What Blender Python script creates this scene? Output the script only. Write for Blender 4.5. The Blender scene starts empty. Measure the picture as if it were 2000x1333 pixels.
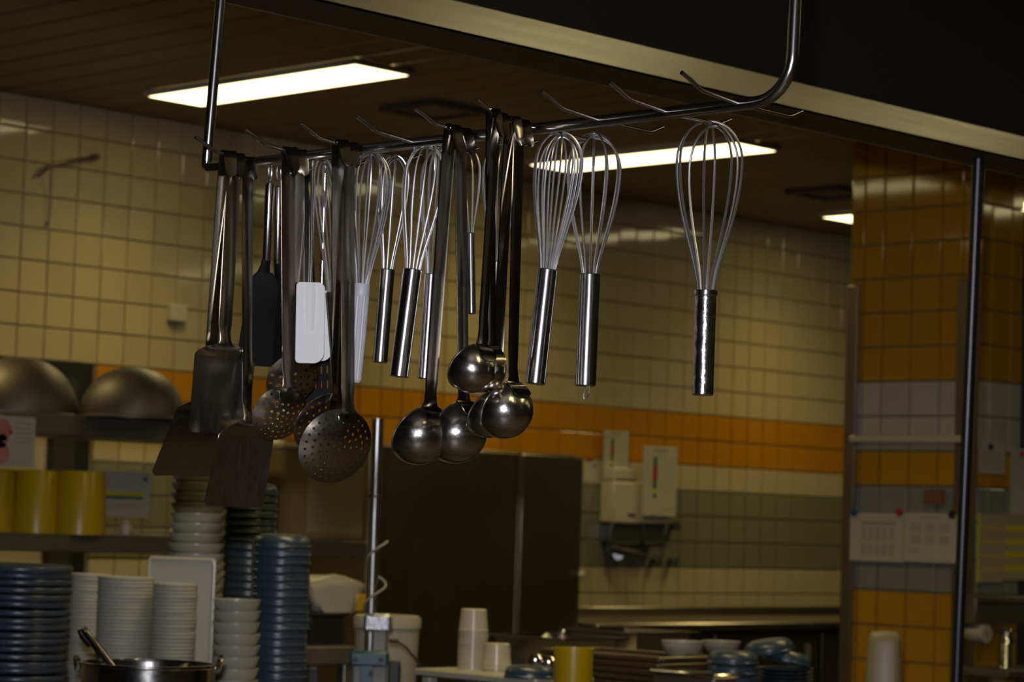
import bpy, math, random
from mathutils import Vector, Matrix
from mathutils.geometry import delaunay_2d_cdt
random.seed(11)
sc = bpy.context.scene
COL = sc.collection
PI = math.pi

# ------------------------------------------------------------------ camera, world, flash, exposure
F, CX, CY, EYE = 4918.5, 1000.0, 666.5, 1.5
CAM = Vector((0, 0, EYE))
_ax = Vector((4810, -513, -F)).normalized()          # room X axis seen in camera axes
_ay = Vector((-5050, -193, -F)).normalized()         # room Y axis
_az = _ax.cross(_ay).normalized()
_ay = _az.cross(_ax)
R = Matrix((_ax, _ay, _az))
RT, UP, FW = R @ Vector((1, 0, 0)), R @ Vector((0, 1, 0)), R @ Vector((0, 0, -1))
FWH = Vector((FW.x, FW.y, 0)).normalized()
cd = bpy.data.cameras.new('camera')
cam = bpy.data.objects.new('camera', cd)
COL.objects.link(cam)
cam.matrix_world = Matrix.Translation(CAM) @ R.to_4x4()
cd.sensor_width = 22.2
cd.lens = F / 2000 * 22.2
cd.clip_start = 0.05
cd.clip_end = 60
cd.dof.use_dof = True
cd.dof.focus_distance = 3.45
cd.dof.aperture_fstop = 6.3
sc.camera = cam

w = bpy.data.worlds.new('world')
sc.world = w
w.use_nodes = True
w.node_tree.nodes['Background'].inputs[0].default_value = (0.9, 0.7, 0.4, 1)
w.node_tree.nodes['Background'].inputs[1].default_value = 0.002

fl = bpy.data.lights.new('camera_flash', 'AREA')
fl.shape = 'RECTANGLE'
fl.size, fl.size_y = 0.07, 0.045
fl.energy = 80
fl.color = (0.92, 0.91, 1.0)
flo = bpy.data.objects.new('camera_flash', fl)
COL.objects.link(flo)
flo.matrix_world = Matrix.Translation(CAM + UP * 0.13 - RT * 0.03) @ R.to_4x4()

LAMP = 4.2                                           # radiance of the ceiling diffusers
LAMPW, LAMPSPREAD = 9.0, 2.2                       # watts and beam spread of each ceiling lamp
LAMPCOL = (1.0, 0.76, 0.29)
vs = sc.view_settings
vs.view_transform = 'Standard'
vs.look = 'None'
vs.exposure = 0.0
vs.gamma = 1.0
vs.use_curve_mapping = False
sc.cycles.use_denoising = True
sc.cycles.max_bounces = 8
sc.cycles.sample_clamp_indirect = 4.0
sc.cycles.caustics_reflective = False
sc.cycles.caustics_refractive = False


def ray(x, y):
    return R @ Vector(((x - CX) / F, -(y - CY) / F, -1.0))


def P(x, y, D=None, X=None, Y=None, Z=None):
    """room point seen along a sight line, at a distance or on a plane of the room"""
    d = ray(x, y)
    if D is not None:
        t = D
    elif X is not None:
        t = X / d.x
    elif Y is not None:
        t = Y / d.y
    else:
        t = (Z - EYE) / d.z
    return CAM + d * t


def depth(p):
    return (p - CAM).dot(FW)


# ------------------------------------------------------------------ materials
MATS = {}


def mat(name, col, rough=0.5, metal=0.0, bump=0.0, bscale=60.0, stretch=None, var=0.0, rvar=0.0, coat=0.0,
        emit=None, estr=0.0, trans=0.0, objvar=0.0, spec=None, alpha=None):
    if name in MATS:
        return MATS[name]
    m = bpy.data.materials.new(name)
    m.use_nodes = True
    nt = m.node_tree
    b = nt.nodes['Principled BSDF']
    b.inputs['Base Color'].default_value = (*col, 1)
    b.inputs['Roughness'].default_value = rough
    b.inputs['Metallic'].default_value = metal
    if coat:
        b.inputs['Coat Weight'].default_value = coat
        b.inputs['Coat Roughness'].default_value = 0.08
    if spec is not None:
        b.inputs['Specular IOR Level'].default_value = spec
    if trans:
        b.inputs['Transmission Weight'].default_value = trans
    if alpha is not None:
        b.inputs['Alpha'].default_value = alpha
    if emit:
        b.inputs['Emission Color'].default_value = (*emit, 1)
        b.inputs['Emission Strength'].default_value = estr
    tc = nt.nodes.new('ShaderNodeTexCoord')
    mp = nt.nodes.new('ShaderNodeMapping')
    nt.links.new(tc.outputs['Object'], mp.inputs['Vector'])
    if stretch:
        mp.inputs['Scale'].default_value = stretch
    nz = nt.nodes.new('ShaderNodeTexNoise')
    nz.inputs['Scale'].default_value = bscale
    nz.inputs['Detail'].default_value = 4
    nt.links.new(mp.outputs['Vector'], nz.inputs['Vector'])
    if bump:
        bp = nt.nodes.new('ShaderNodeBump')
        bp.inputs['Strength'].default_value = bump
        bp.inputs['Distance'].default_value = 0.002
        nt.links.new(nz.outputs['Fac'], bp.inputs['Height'])
        nt.links.new(bp.outputs['Normal'], b.inputs['Normal'])
    if var or objvar:
        n2 = nt.nodes.new('ShaderNodeTexNoise')
        n2.inputs['Scale'].default_value = bscale * 0.15
        nt.links.new(tc.outputs['Object'], n2.inputs['Vector'])
        mr = nt.nodes.new('ShaderNodeMapRange')
        mr.inputs['To Min'].default_value = 1 - var
        mr.inputs['To Max'].default_value = 1 + var
        nt.links.new(n2.outputs['Fac'], mr.inputs['Value'])
        oi = nt.nodes.new('ShaderNodeObjectInfo')
        mr2 = nt.nodes.new('ShaderNodeMapRange')
        mr2.inputs['To Min'].default_value = 1 - objvar
        mr2.inputs['To Max'].default_value = 1 + objvar
        nt.links.new(oi.outputs['Random'], mr2.inputs['Value'])
        mu = nt.nodes.new('ShaderNodeMath')
        mu.operation = 'MULTIPLY'
        nt.links.new(mr.outputs['Result'], mu.inputs[0])
        nt.links.new(mr2.outputs['Result'], mu.inputs[1])
        vm = nt.nodes.new('ShaderNodeVectorMath')
        vm.operation = 'SCALE'
        vm.inputs[0].default_value = col
        nt.links.new(mu.outputs[0], vm.inputs['Scale'])
        nt.links.new(vm.outputs['Vector'], b.inputs['Base Color'])
    if rvar:
        mr3 = nt.nodes.new('ShaderNodeMapRange')
        mr3.inputs['To Min'].default_value = max(0.02, rough - rvar)
        mr3.inputs['To Max'].default_value = rough + rvar
        nt.links.new(nz.outputs['Fac'], mr3.inputs['Value'])
        nt.links.new(mr3.outputs['Result'], b.inputs['Roughness'])
    MATS[name] = m
    return m


M_CHROME = mat('polished steel', (0.58, 0.57, 0.55), 0.16, 1, 0.05, 90, rvar=0.06)
M_WIRE = mat('bright wire', (0.92, 0.92, 0.94), 0.29, 1)
M_HANDLE = mat('brushed tube steel', (0.66, 0.65, 0.64), 0.19, 1, 0.10, 120, stretch=(1, 1, 0.15), rvar=0.06)
M_DENT = mat('dented steel', (0.66, 0.64, 0.62), 0.20, 1, 0.8, 55, rvar=0.08)
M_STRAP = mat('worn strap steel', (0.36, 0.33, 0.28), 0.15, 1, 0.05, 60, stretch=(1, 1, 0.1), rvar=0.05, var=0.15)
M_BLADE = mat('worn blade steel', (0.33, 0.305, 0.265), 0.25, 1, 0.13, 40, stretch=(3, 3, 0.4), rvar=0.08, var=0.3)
M_BOWL = mat('ladle bowl steel', (0.60, 0.57, 0.52), 0.20, 1, 0.30, 70, rvar=0.10)
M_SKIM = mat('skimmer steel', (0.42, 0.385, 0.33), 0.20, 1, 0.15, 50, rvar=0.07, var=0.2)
M_RACK = mat('rack tube steel', (0.50, 0.49, 0.47), 0.20, 1, 0.04, 60)
M_HOODST = mat('hood brushed steel', (0.82, 0.77, 0.68), 0.25, 1, 0.03, 40, stretch=(0.05, 3, 3), rvar=0.04)
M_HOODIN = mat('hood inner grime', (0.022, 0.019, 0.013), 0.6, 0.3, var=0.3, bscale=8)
M_BLACK = mat('black nylon', (0.006, 0.006, 0.006), 0.40, 0, 0.05, 80, spec=0.35)
M_WHITE = mat('white rubber', (0.80, 0.81, 0.79), 0.5, 0, var=0.03)
M_RIB = mat('light grey plastic', (0.56, 0.57, 0.60), 0.45, 0)
M_CREAM = mat('cream glazed tile', (0.55, 0.45, 0.245), 0.07, 0, 0.012, 14, objvar=0.06)
M_ORANGE = mat('orange glazed tile', (0.56, 0.24, 0.010), 0.12, 0, 0.012, 14, objvar=0.07)
M_GREEN = mat('grey green glazed tile', (0.22, 0.215, 0.13), 0.14, 0, 0.012, 14, objvar=0.06)
M_CWHITE = mat('white glazed tile', (0.50, 0.45, 0.36), 0.12, 0, 0.012, 14, objvar=0.05)
M_CORANGE = mat('amber glazed tile', (0.50, 0.24, 0.010), 0.07, 0, 0.012, 14, objvar=0.07)
M_CGREY = mat('blue grey glazed tile', (0.24, 0.24, 0.20), 0.16, 0, 0.012, 14, objvar=0.06)
M_GROUT = mat('grout', (0.20, 0.155, 0.085), 0.9, 0, 0.2, 200, var=0.2)
M_PLANK = mat('ceiling panel paint', (0.25, 0.19, 0.11), 0.55, 0, 0.03, 30, var=0.08, objvar=0.04)
M_GAP = mat('ceiling void', (0.03, 0.025, 0.015), 0.9)
M_FLOOR = mat('floor tile', (0.055, 0.045, 0.030), 0.5, 0, 0.1, 20, var=0.2)
M_PLASTER = mat('dim plaster wall', (0.05, 0.042, 0.03), 0.8, 0, 0.05, 20, var=0.1)
M_LAMP = mat('lamp diffuser', (0.9, 0.9, 0.85), 0.5, emit=(1.0, 0.85, 0.42), estr=LAMP)
M_FRAME = mat('lamp frame paint', (0.5, 0.45, 0.35), 0.5)
M_VENT = mat('vent dark', (0.05, 0.045, 0.035), 0.6)
M_FRIDGE = mat('dark fridge steel', (0.19, 0.165, 0.115), 0.36, 0.85, 0.04, 30, stretch=(2, 2, 0.1), rvar=0.08)
M_STEEL = mat('worktop steel', (0.40, 0.36, 0.29), 0.32, 1, 0.05, 30, stretch=(0.2, 2, 2), rvar=0.08)
M_DSTEEL = mat('dull shelf steel', (0.26, 0.24, 0.20), 0.42, 0.8, 0.05, 30, rvar=0.1, var=0.15)
M_DARK = mat('dark frame paint', (0.035, 0.033, 0.03), 0.5)
M_GUARD = mat('corner guard steel', (0.24, 0.19, 0.14), 0.40, 0.9, 0.04, 40, rvar=0.08)
M_POST = mat('dark post steel', (0.08, 0.08, 0.09), 0.34, 0.9)
M_PAPER = mat('paper', (0.50, 0.46, 0.36), 0.8, var=0.03)
M_PAPERD = mat('aged paper', (0.42, 0.34, 0.2), 0.8, var=0.06)
M_INK = mat('grey ink', (0.25, 0.24, 0.22), 0.8)
M_LINK = mat('pale ink', (0.40, 0.37, 0.30), 0.8)
M_YINK = mat('yellow print', (0.65, 0.52, 0.02), 0.8)
M_BINK = mat('teal print', (0.04, 0.14, 0.16), 0.8)
M_GINK = mat('green print', (0.03, 0.16, 0.07), 0.8)
M_RINK = mat('dark red print', (0.34, 0.03, 0.05), 0.8)
M_PINK = mat('pink print', (0.50, 0.20, 0.15), 0.8, var=0.2, bscale=60)
M_PURP = mat('purple print', (0.18, 0.06, 0.16), 0.8)
M_BLUE = mat('blue plastic magnet', (0.02, 0.08, 0.22), 0.4)
M_RED = mat('red plastic magnet', (0.45, 0.02, 0.02), 0.4)
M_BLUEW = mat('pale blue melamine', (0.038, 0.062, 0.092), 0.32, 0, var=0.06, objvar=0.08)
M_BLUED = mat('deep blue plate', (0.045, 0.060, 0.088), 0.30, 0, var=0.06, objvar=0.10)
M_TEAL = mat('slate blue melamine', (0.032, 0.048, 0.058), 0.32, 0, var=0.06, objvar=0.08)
M_WHITEW = mat('white crockery', (0.46, 0.44, 0.35), 0.28, 0, var=0.03, objvar=0.04)
M_FOAM = mat('white foam', (0.44, 0.43, 0.35), 0.6, 0, var=0.03, objvar=0.04)
M_YELL = mat('yellow plastic', (0.58, 0.38, 0.006), 0.32, 0, var=0.08, bscale=40)
M_CUP = mat('translucent cup', (0.55, 0.49, 0.37), 0.25, 0, objvar=0.04)
M_BUCKET = mat('white bucket plastic', (0.46, 0.44, 0.36), 0.4)
M_BAG = mat('white bag film', (0.48, 0.45, 0.38), 0.4, 0, 0.8, 20)
M_DISP = mat('dispenser cream plastic', (0.60, 0.53, 0.36), 0.3)
M_TINT = mat('smoked plastic', (0.05, 0.055, 0.045), 0.2)
M_TEALB = mat('teal box plastic', (0.008, 0.065, 0.095), 0.4)
M_GREYB = mat('grey box plastic', (0.20, 0.20, 0.18), 0.45)
M_TAPE = mat('silver tape', (0.32, 0.33, 0.34), 0.35, 0.6, 0.8, 60)
M_RUBBER = mat('black rubber', (0.012, 0.012, 0.012), 0.5)
M_CABLE = mat('white cable', (0.35, 0.33, 0.28), 0.5)
M_ALU = mat('aluminium pole', (0.62, 0.62, 0.62), 0.26, 1, 0.05, 60)
M_CANI = mat('cream canister plastic', (0.26, 0.22, 0.12), 0.4)
M_TRAY = mat('browned tray steel', (0.17, 0.13, 0.08), 0.42, 0.8, 0.05, 30, rvar=0.1, var=0.2)
M_TUB = mat('beige tub plastic', (0.34, 0.25, 0.11), 0.25)
M_DOORC = mat('cream door paint', (0.50, 0.41, 0.27), 0.4)
M_BROWN = mat('brown board', (0.20, 0.08, 0.03), 0.7)
M_DOME = mat('dull aluminium bowl', (0.15, 0.13, 0.10), 0.50, 0.7, 0.5, 16, rvar=0.12, var=0.35)


# ------------------------------------------------------------------ mesh builder
class MB:
    def __init__(s):
        s.v, s.f = [], []

    def add(s, vs_, fs_, M=None):
        o = len(s.v)
        for p in vs_:
            p = Vector(p)
            s.v.append(M @ p if M is not None else p)
        s.f += [tuple(i + o for i in f) for f in fs_]
        return s

    def box(s, c, d, M=None, bev=0.0):
        cx, cy, cz = c
        hx, hy, hz = d[0] / 2, d[1] / 2, d[2] / 2
        if bev <= 0:
            vs_ = [(cx + a * hx, cy + b * hy, cz + e * hz) for a in (-1, 1) for b in (-1, 1) for e in (-1, 1)]
            return s.add(vs_, [(0, 1, 3, 2), (4, 6, 7, 5), (0, 4, 5, 1), (2, 3, 7, 6), (0, 2, 6, 4), (1, 5, 7, 3)], M)
        b = min(bev, hx * .9, hy * .9, hz * .9)
        vs_, idx = [], {}
        for a in (-1, 1):
            for e in (-1, 1):
                for g in (-1, 1):
                    idx[(a, e, g, 0)] = len(vs_); vs_.append((cx + a * hx, cy + e * (hy - b), cz + g * (hz - b)))
                    idx[(a, e, g, 1)] = len(vs_); vs_.append((cx + a * (hx - b), cy + e * hy, cz + g * (hz - b)))
                    idx[(a, e, g, 2)] = len(vs_); vs_.append((cx + a * (hx - b), cy + e * (hy - b), cz + g * hz))
        fs_ = []
        I = idx
        for a in (-1, 1):
            fs_.append([I[(a, -1, -1, 0)], I[(a, 1, -1, 0)], I[(a, 1, 1, 0)], I[(a, -1, 1, 0)]][::a])
            fs_.append([I[(-1, a, -1, 1)], I[(-1, a, 1, 1)], I[(1, a, 1, 1)], I[(1, a, -1, 1)]][::a])
            fs_.append([I[(-1, -1, a, 2)], I[(1, -1, a, 2)], I[(1, 1, a, 2)], I[(-1, 1, a, 2)]][::a])
        for e in (-1, 1):
            for g in (-1, 1):
                fs_.append([I[(-1, e, g, 1)], I[(1, e, g, 1)], I[(1, e, g, 2)], I[(-1, e, g, 2)]])
                fs_.append([I[(e, -1, g, 0)], I[(e, 1, g, 0)], I[(e, 1, g, 2)], I[(e, -1, g, 2)]])
                fs_.append([I[(e, g, -1, 0)], I[(e, g, 1, 0)], I[(e, g, 1, 1)], I[(e, g, -1, 1)]])
                for a in (-1, 1):
                    fs_.append([I[(a, e, g, 0)], I[(a, e, g, 1)], I[(a, e, g, 2)]])
        return s.add(vs_, fs_, M)

    def tube(s, pts, r, n=8, caps=True, closed=False, M=None):
        pts = [Vector(p) for p in pts]
        N = len(pts)
        rs = r if isinstance(r, (list, tuple)) else [r] * N
        vs_, fs_ = [], []
        nrm = None
        for i, p in enumerate(pts):
            if closed:
                t = pts[(i + 1) % N] - pts[i - 1]
            else:
                t = pts[min(i + 1, N - 1)] - pts[max(i - 1, 0)]
            t.normalize()
            if nrm is None:
                nrm = t.orthogonal().normalized()
            nrm = (nrm - t * nrm.dot(t)).normalized()
            bn = t.cross(nrm)
            for k in range(n):
                a = 2 * PI * k / n
                vs_.append(p + (nrm * math.cos(a) + bn * math.sin(a)) * rs[i])
        for i in range(N if closed else N - 1):
            j = (i + 1) % N
            for k in range(n):
                l = (k + 1) % n
                fs_.append((i * n + k, i * n + l, j * n + l, j * n + k))
        if caps and not closed:
            fs_.append(tuple(range(n - 1, -1, -1)))
            fs_.append(tuple((N - 1) * n + k for k in range(n)))
        return s.add(vs_, fs_, M)

    def lathe(s, prof, n=32, M=None, a0=0.0, a1=2 * PI):
        full = abs(a1 - a0 - 2 * PI) < 1e-6
        vs_, fs_, rings = [], [], []
        na = n if full else n + 1
        for (r, z) in prof:
            if r < 1e-6:
                rings.append([len(vs_)] * na)
                vs_.append((0, 0, z))
            else:
                ring = []
                for k in range(na):
                    a = a0 + (a1 - a0) * k / n
                    ring.append(len(vs_))
                    vs_.append((r * math.cos(a), r * math.sin(a), z))
                rings.append(ring)
        for i in range(len(prof) - 1):
            A, B = rings[i], rings[i + 1]
            for k in range(n):
                l = (k + 1) % na
                q = [A[k], A[l], B[l], B[k]]
                q2 = []
                for x in q:
                    if x not in q2:
                        q2.append(x)
                if len(q2) >= 3:
                    fs_.append(tuple(q2))
        return s.add(vs_, fs_, M)

    def ribbon(s, path, th, nx=4, bow=0.0, M=None, x0=None):
        """strip swept along a (y, z, half width[, x offset]) path, with thickness"""
        N = len(path)
        top, bot = [], []
        for i, q in enumerate(path):
            y, z, hw = q[0], q[1], q[2]
            xo = q[3] if len(q) > 3 else 0.0
            a, b = path[max(i - 1, 0)], path[min(i + 1, N - 1)]
            ty, tz = b[0] - a[0], b[1] - a[1]
            l = math.hypot(ty, tz) or 1
            ny, nz_ = tz / l, -ty / l
            for k in range(nx + 1):
                u = -1 + 2 * k / nx
                bo = bow * (1 - u * u)
                top.append((xo + hw * u, y + ny * (th / 2 + bo), z + nz_ * (th / 2 + bo)))
                bot.append((xo + hw * u, y + ny * (-th / 2 + bo), z + nz_ * (-th / 2 + bo)))
        m = nx + 1
        nb = len(top)
        fs_ = []
        for i in range(N - 1):
            for k in range(nx):
                a, b, c, d = i * m + k, i * m + k + 1, (i + 1) * m + k + 1, (i + 1) * m + k
                fs_.append((a, b, c, d))
                fs_.append((nb + d, nb + c, nb + b, nb + a))
            for k in (0, nx):
                a, d = i * m + k, (i + 1) * m + k
                fs_.append((a, d, nb + d, nb + a) if k == 0 else (d, a, nb + a, nb + d))
        for i in (0, N - 1):
            for k in range(nx):
                a, b = i * m + k, i * m + k + 1
                fs_.append((b, a, nb + a, nb + b) if i == 0 else (a, b, nb + b, nb + a))
        return s.add(top + bot, fs_, M)

    def plate(s, outline, holes, step, fmap, th):
        """flat outline with real holes, mapped to 3-D by fmap(x, y) -> (point, normal)"""
        pts, edges = [], []

        def loop(l):
            o = len(pts)
            pts.extend(Vector(p) for p in l)
            for i in range(len(l)):
                edges.append((o + i, o + (i + 1) % len(l)))
        loop(outline)
        for h in holes:
            loop(h)

        def inside(p, l):
            c = False
            for i in range(len(l)):
                a, b = l[i], l[i - 1]
                if (a[1] > p[1]) != (b[1] > p[1]) and p[0] < (b[0] - a[0]) * (p[1] - a[1]) / (b[1] - a[1]) + a[0]:
                    c = not c
            return c
        xs, ys = [p[0] for p in outline], [p[1] for p in outline]
        base = list(pts)
        x = min(xs)
        while x < max(xs):
            y = min(ys)
            while y < max(ys):
                if inside((x, y), outline) and all((Vector((x, y)) - q).length > step * .35 for q in base):
                    pts.append(Vector((x, y)))
                y += step
            x += step
        v2, _, f2, *_r = delaunay_2d_cdt(pts, edges, [], 0, 1e-7)
        keep = []
        for f in f2:
            c = sum((v2[i] for i in f), Vector((0, 0))) / len(f)
            if inside(c, outline) and not any(inside(c, h) for h in holes):
                keep.append(tuple(f))
        top, bot = [], []
        for p in v2:
            q, nn = fmap(p.x, p.y)
            top.append(q + nn * th / 2)
            bot.append(q - nn * th / 2)
        nb = len(top)
        fs_ = list(keep) + [tuple(nb + i for i in reversed(f)) for f in keep]
        cnt = {}
        for f in keep:
            for i in range(len(f)):
                a, b = f[i], f[(i + 1) % len(f)]
                cnt.setdefault((min(a, b), max(a, b)), []).append((a, b))
        for e in cnt.values():
            if len(e) == 1:
                a, b = e[0]
                fs_.append((b, a, nb + a, nb + b))
        return s.add(top + bot, fs_)

    def mesh(s, name, m, smooth=True, angle=38):
        me = bpy.data.meshes.new(name)
        me.from_pydata([tuple(p) for p in s.v], [], s.f)
        me.validate()
        if m:
            me.materials.append(m)
        if smooth:
            me.polygons.foreach_set('use_smooth', [True] * len(me.polygons))
            me.set_sharp_from_angle(angle=math.radians(angle))
        me.update()
        return me

    def build(s, name, m, parent=None, smooth=True, angle=38):
        return link(name, s.mesh(name, m, smooth, angle), parent)


def link(name, data, parent=None, loc=None):
    o = bpy.data.objects.new(name, data)
    COL.objects.link(o)
    if parent:
        o.parent = parent
    if loc is not None:
        o.location = loc
    return o


def tag(o, label, cat, group=None, kind=None):
    o['label'] = label
    o['category'] = cat
    if group:
        o['group'] = group
    if kind:
        o['kind'] = kind
    return o


def thing(name, label, cat, loc=(0, 0, 0), group=None, kind=None, rz=0.0):
    o = link(name, None)
    o.location = loc
    o.rotation_euler = (0, 0, rz)
    return tag(o, label, cat, group, kind)


def align(a, b):
    """rotation taking direction a to direction b"""
    return Vector(a).rotation_difference(Vector(b)).to_matrix().to_4x4()


T = Matrix.Translation

# ------------------------------------------------------------------ the room
WY, ZC = 9.55, 3.375          # back wall plane, ceiling height
ROW0, TS = 2.175, 0.15        # height of the top of the orange band, tile pitch

fo = tag(MB().box((6, 4, -0.05), (18, 13, 0.1)).build('floor', M_FLOOR), 'dark kitchen floor', 'floor', kind='structure')
wb = tag(MB().box((6, WY + 0.06, ZC / 2), (18, 0.1, ZC)).build('wall_back', M_GROUT), 'cream tiled back wall with an orange and a grey green band', 'wall', kind='structure')
tag(MB().box((-3.05, 4, ZC / 2), (0.1, 13, ZC)).build('wall_left', M_PLASTER), 'dim plaster side wall left', 'wall', kind='structure')
tag(MB().box((15.05, 4, ZC / 2), (0.1, 13, ZC)).build('wall_right', M_PLASTER), 'dim plaster end wall right', 'wall', kind='structure')
tag(MB().box((6, -2.55, ZC / 2), (18, 0.1, ZC)).build('wall_front', M_PLASTER), 'dim plaster wall behind the viewer', 'wall', kind='structure')
ce = tag(MB().box((6, 4, ZC + 0.08), (18, 13, 0.1)).build('ceiling', M_GAP), 'ceiling of long beige metal panels', 'ceiling', kind='structure')
pm = MB().box((0, 0, 0), (0.184, 12.2, 0.02), bev=0.006).mesh('ceiling_panel', M_PLANK)
x = -2.9
while x < 15:
    link('ceiling_panel', pm, ce, (x, 3.5, ZC + 0.01))
    x += 0.2


def tile_mesh(name, m, wd=0.143, ht=0.143, t=0.010):
    hb, b = t, 0.004
    v = [(-wd / 2, 0, -ht / 2), (wd / 2, 0, -ht / 2), (wd / 2, 0, ht / 2), (-wd / 2, 0, ht / 2)]
    v += [(p[0], -hb + b * .6, p[2]) for p in v]
    v += [(math.copysign(wd / 2 - b, p[0]), -hb, math.copysign(ht / 2 - b, p[2])) for p in v[:4]]
    f = [(8, 9, 10, 11)]
    for i in range(4):
        j = (i + 1) % 4
        f += [(i, j, 4 + j, 4 + i), (4 + i, 4 + j, 8 + j, 8 + i)]
    return v, f


def band(z, pier=False):
    r = math.floor((z - ROW0) / TS + 1e-6)
    if pier:
        if r >= 0:
            return M_CORANGE
        if r >= -2:
            return M_CWHITE
        if r == -3:
            return M_CORANGE
        if r >= -6:
            return M_CGREY
        return M_CORANGE
    if r >= 0:
        return M_CREAM
    if r >= -2:
        return M_ORANGE
    if r == -3:
        return M_CREAM
    if r >= -6:
        return M_GREEN
    return M_CREAM


TILEME = {}
for m_ in (M_CREAM, M_ORANGE, M_GREEN):
    b_ = MB()
    b_.add(*tile_mesh('t', m_))
    TILEME[m_.name] = b_.mesh('wall_tile', m_, True, 20)
X0 = P(103, 300, Y=WY).x
single, rest = [], {}
for r in range(-14, 8):
    zc = ROW0 + (r + 0.5) * TS
    for c in range(-18, 46):
        xc = X0 + (c + 0.5) * TS
        if xc < 5.0 or xc > 13.9:
            continue
        if 5.6 < xc < 7.0 and zc < ROW0:           # doorway
            continue
        vis = 6.35 < xc < 12.9 and zc > 1.0 and not (8.0 < xc < 9.5 and zc < 1.7)
        # nearest visible tiles become single parts
        (single if vis else rest.setdefault(band(zc).name, [])).append((xc, zc))
single.sort(key=lambda q: q[0])
for q in single[300:]:
    rest.setdefault(band(q[1]).name, []).append(q)
for (xc, zc) in single[:300]:
    o = link('tile', TILEME[band(zc).name], wb, (xc, WY + 0.010, zc))
    o.rotation_euler = (random.gauss(0, .004), 0, random.gauss(0, .004))
for mn, L_ in rest.items():
    b_ = MB()
    tv = tile_mesh('t', None)
    for (xc, zc) in L_:
        b_.add(tv[0], tv[1], T((xc, WY + 0.010, zc)) @ Matrix.Rotation(random.gauss(0, .004), 4, 'X') @ Matrix.Rotation(random.gauss(0, .004), 4, 'Z'))
    o = b_.build('tile_field', MATS[mn], wb, True, 20)
    o['kind'] = 'stuff'

# tiled pier on the right
PX, PY0, PY1 = 8.90, 5.975, 6.640
pier = tag(MB().box((PX + 0.17, (PY0 + PY1) / 2, ZC / 2), (0.30, PY1 - PY0, ZC)).build('wall_pier', M_GROUT),
           'tiled pier with amber, white and blue grey bands beside the back wall', 'pier', kind='structure')
edges_y = [PY1 + 0.012] + [P(q, 700, X=PX).y for q in (1681, 1719, 1775, 1832, 1874)] + [PY0 - 0.012]
for r in range(-14, 8):
    zc = ROW0 - 0.01 + (r + 0.5) * TS
    mm = band(ROW0 + (r + .5) * TS, True)
    for i in range(len(edges_y) - 1):
        a, b = edges_y[i], edges_y[i + 1]
        v, f = tile_mesh('t', mm, abs(a - b) - 0.007)
        o = MB().add(v, f).build('tile', mm, pier, True, 20)
        o.location = (PX + 0.020, (a + b) / 2, zc)
        o.rotation_euler = (0, random.gauss(0, .006), -PI / 2 + random.gauss(0, .008))
    xs = [PX + 0.008, PX + 0.085, PX + 0.235, PX + 0.33]
    for i in range(3):
        a, b = xs[i], xs[i + 1]
        v, f = tile_mesh('t', mm, abs(a - b) - 0.007)
        o = MB().add(v, f).build('tile', mm, pier, True, 20)
        o.location = ((a + b) / 2, PY0, zc)
        o.rotation_euler = (random.gauss(0, .006), 0, random.gauss(0, .006))
for yy, wd in ((PY1 - 0.018, 0.06), (PY0 + 0.045, 0.11)):
    b_ = MB().box((PX - 0.002, yy, 1.29), (0.016, wd, 2.6), bev=0.004)
    b_.build('corner_guard', M_GUARD, pier)

# doorway in the back wall, far left
dr = thing('door_1', 'cream door in a dark frame behind the shelves', 'door', kind='structure')
xr = P(172, 800, Y=WY - 0.03).x
xl = xr - 1.15
MB().box(((xl + xr) / 2, WY + 0.0, 1.08), (xr - xl - 0.2, 0.03, 2.16)).build('door_leaf', M_DOORC, dr)
MB().box((xr - 0.045, WY - 0.02, 1.085), (0.09, 0.07, 2.17)).build('door_jamb', M_RUBBER, dr)
MB().box((xr - 0.145, WY - 0.035, 1.05), (0.12, 0.05, 2.10)).build('door_jamb', M_DARK, dr)
MB().box((xl + 0.05, WY - 0.02, 1.085), (0.1, 0.07, 2.17)).build('door_jamb', M_DARK, dr)
MB().box(((xl + xr) / 2, WY - 0.022, 2.06), (xr - xl, 0.07, 0.22)).build('door_header', M_RUBBER, dr)

# ceiling lamps: a grid of fluorescent panels
li = 0
lamp_names = {
    (0, 0): 'long bright ceiling light left of the utensil rack top',
    (1, 0): 'long bright ceiling light seen through the whisks',
    (2, 0): 'bright ceiling light cut off by the tiled pier',
}
for j, (ya, yb, xrow) in enumerate(((7.60, 8.97, (6.80, 9.26, 11.74, 4.3)), (3.75, 5.12, (4.3, 6.80, 11.74)), (-0.60, 0.77, (1.9, 4.3, 6.80, 9.26)))):
    for i, xa in enumerate(xrow):
        lab = lamp_names.get((i, j), 'ceiling light outside the view, %s row, %s from the left' % (('back', 'middle', 'front')[j], ('first', 'second', 'third', 'fourth')[i]))
        lt = thing('ceiling_light', lab, 'ceiling light', (xa + 0.15, (ya + yb) / 2, ZC - 0.022), group='fluorescent ceiling panels')
        MB().box((0, 0, 0), (0.30, yb - ya, 0.012), bev=0.003).build('diffuser', M_LAMP, lt)
        fr = MB()
        for s_ in (-1, 1):
            fr.box((s_ * 0.158, 0, 0.008), (0.018, yb - ya + 0.036, 0.024))
            fr.box((0, s_ * ((yb - ya) / 2 + 0.009), 0.008), (0.30, 0.018, 0.024))
        fr.build('frame', M_FRAME, lt)
        ld = bpy.data.lights.new('lamp_tube', 'AREA')
        ld.shape = 'RECTANGLE'
        ld.size, ld.size_y = 0.28, yb - ya - 0.02
        ld.energy, ld.color, ld.spread = LAMPW, LAMPCOL, LAMPSPREAD
        link('lamp_tube', ld, lt, (0, 0, -0.0075))
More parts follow.
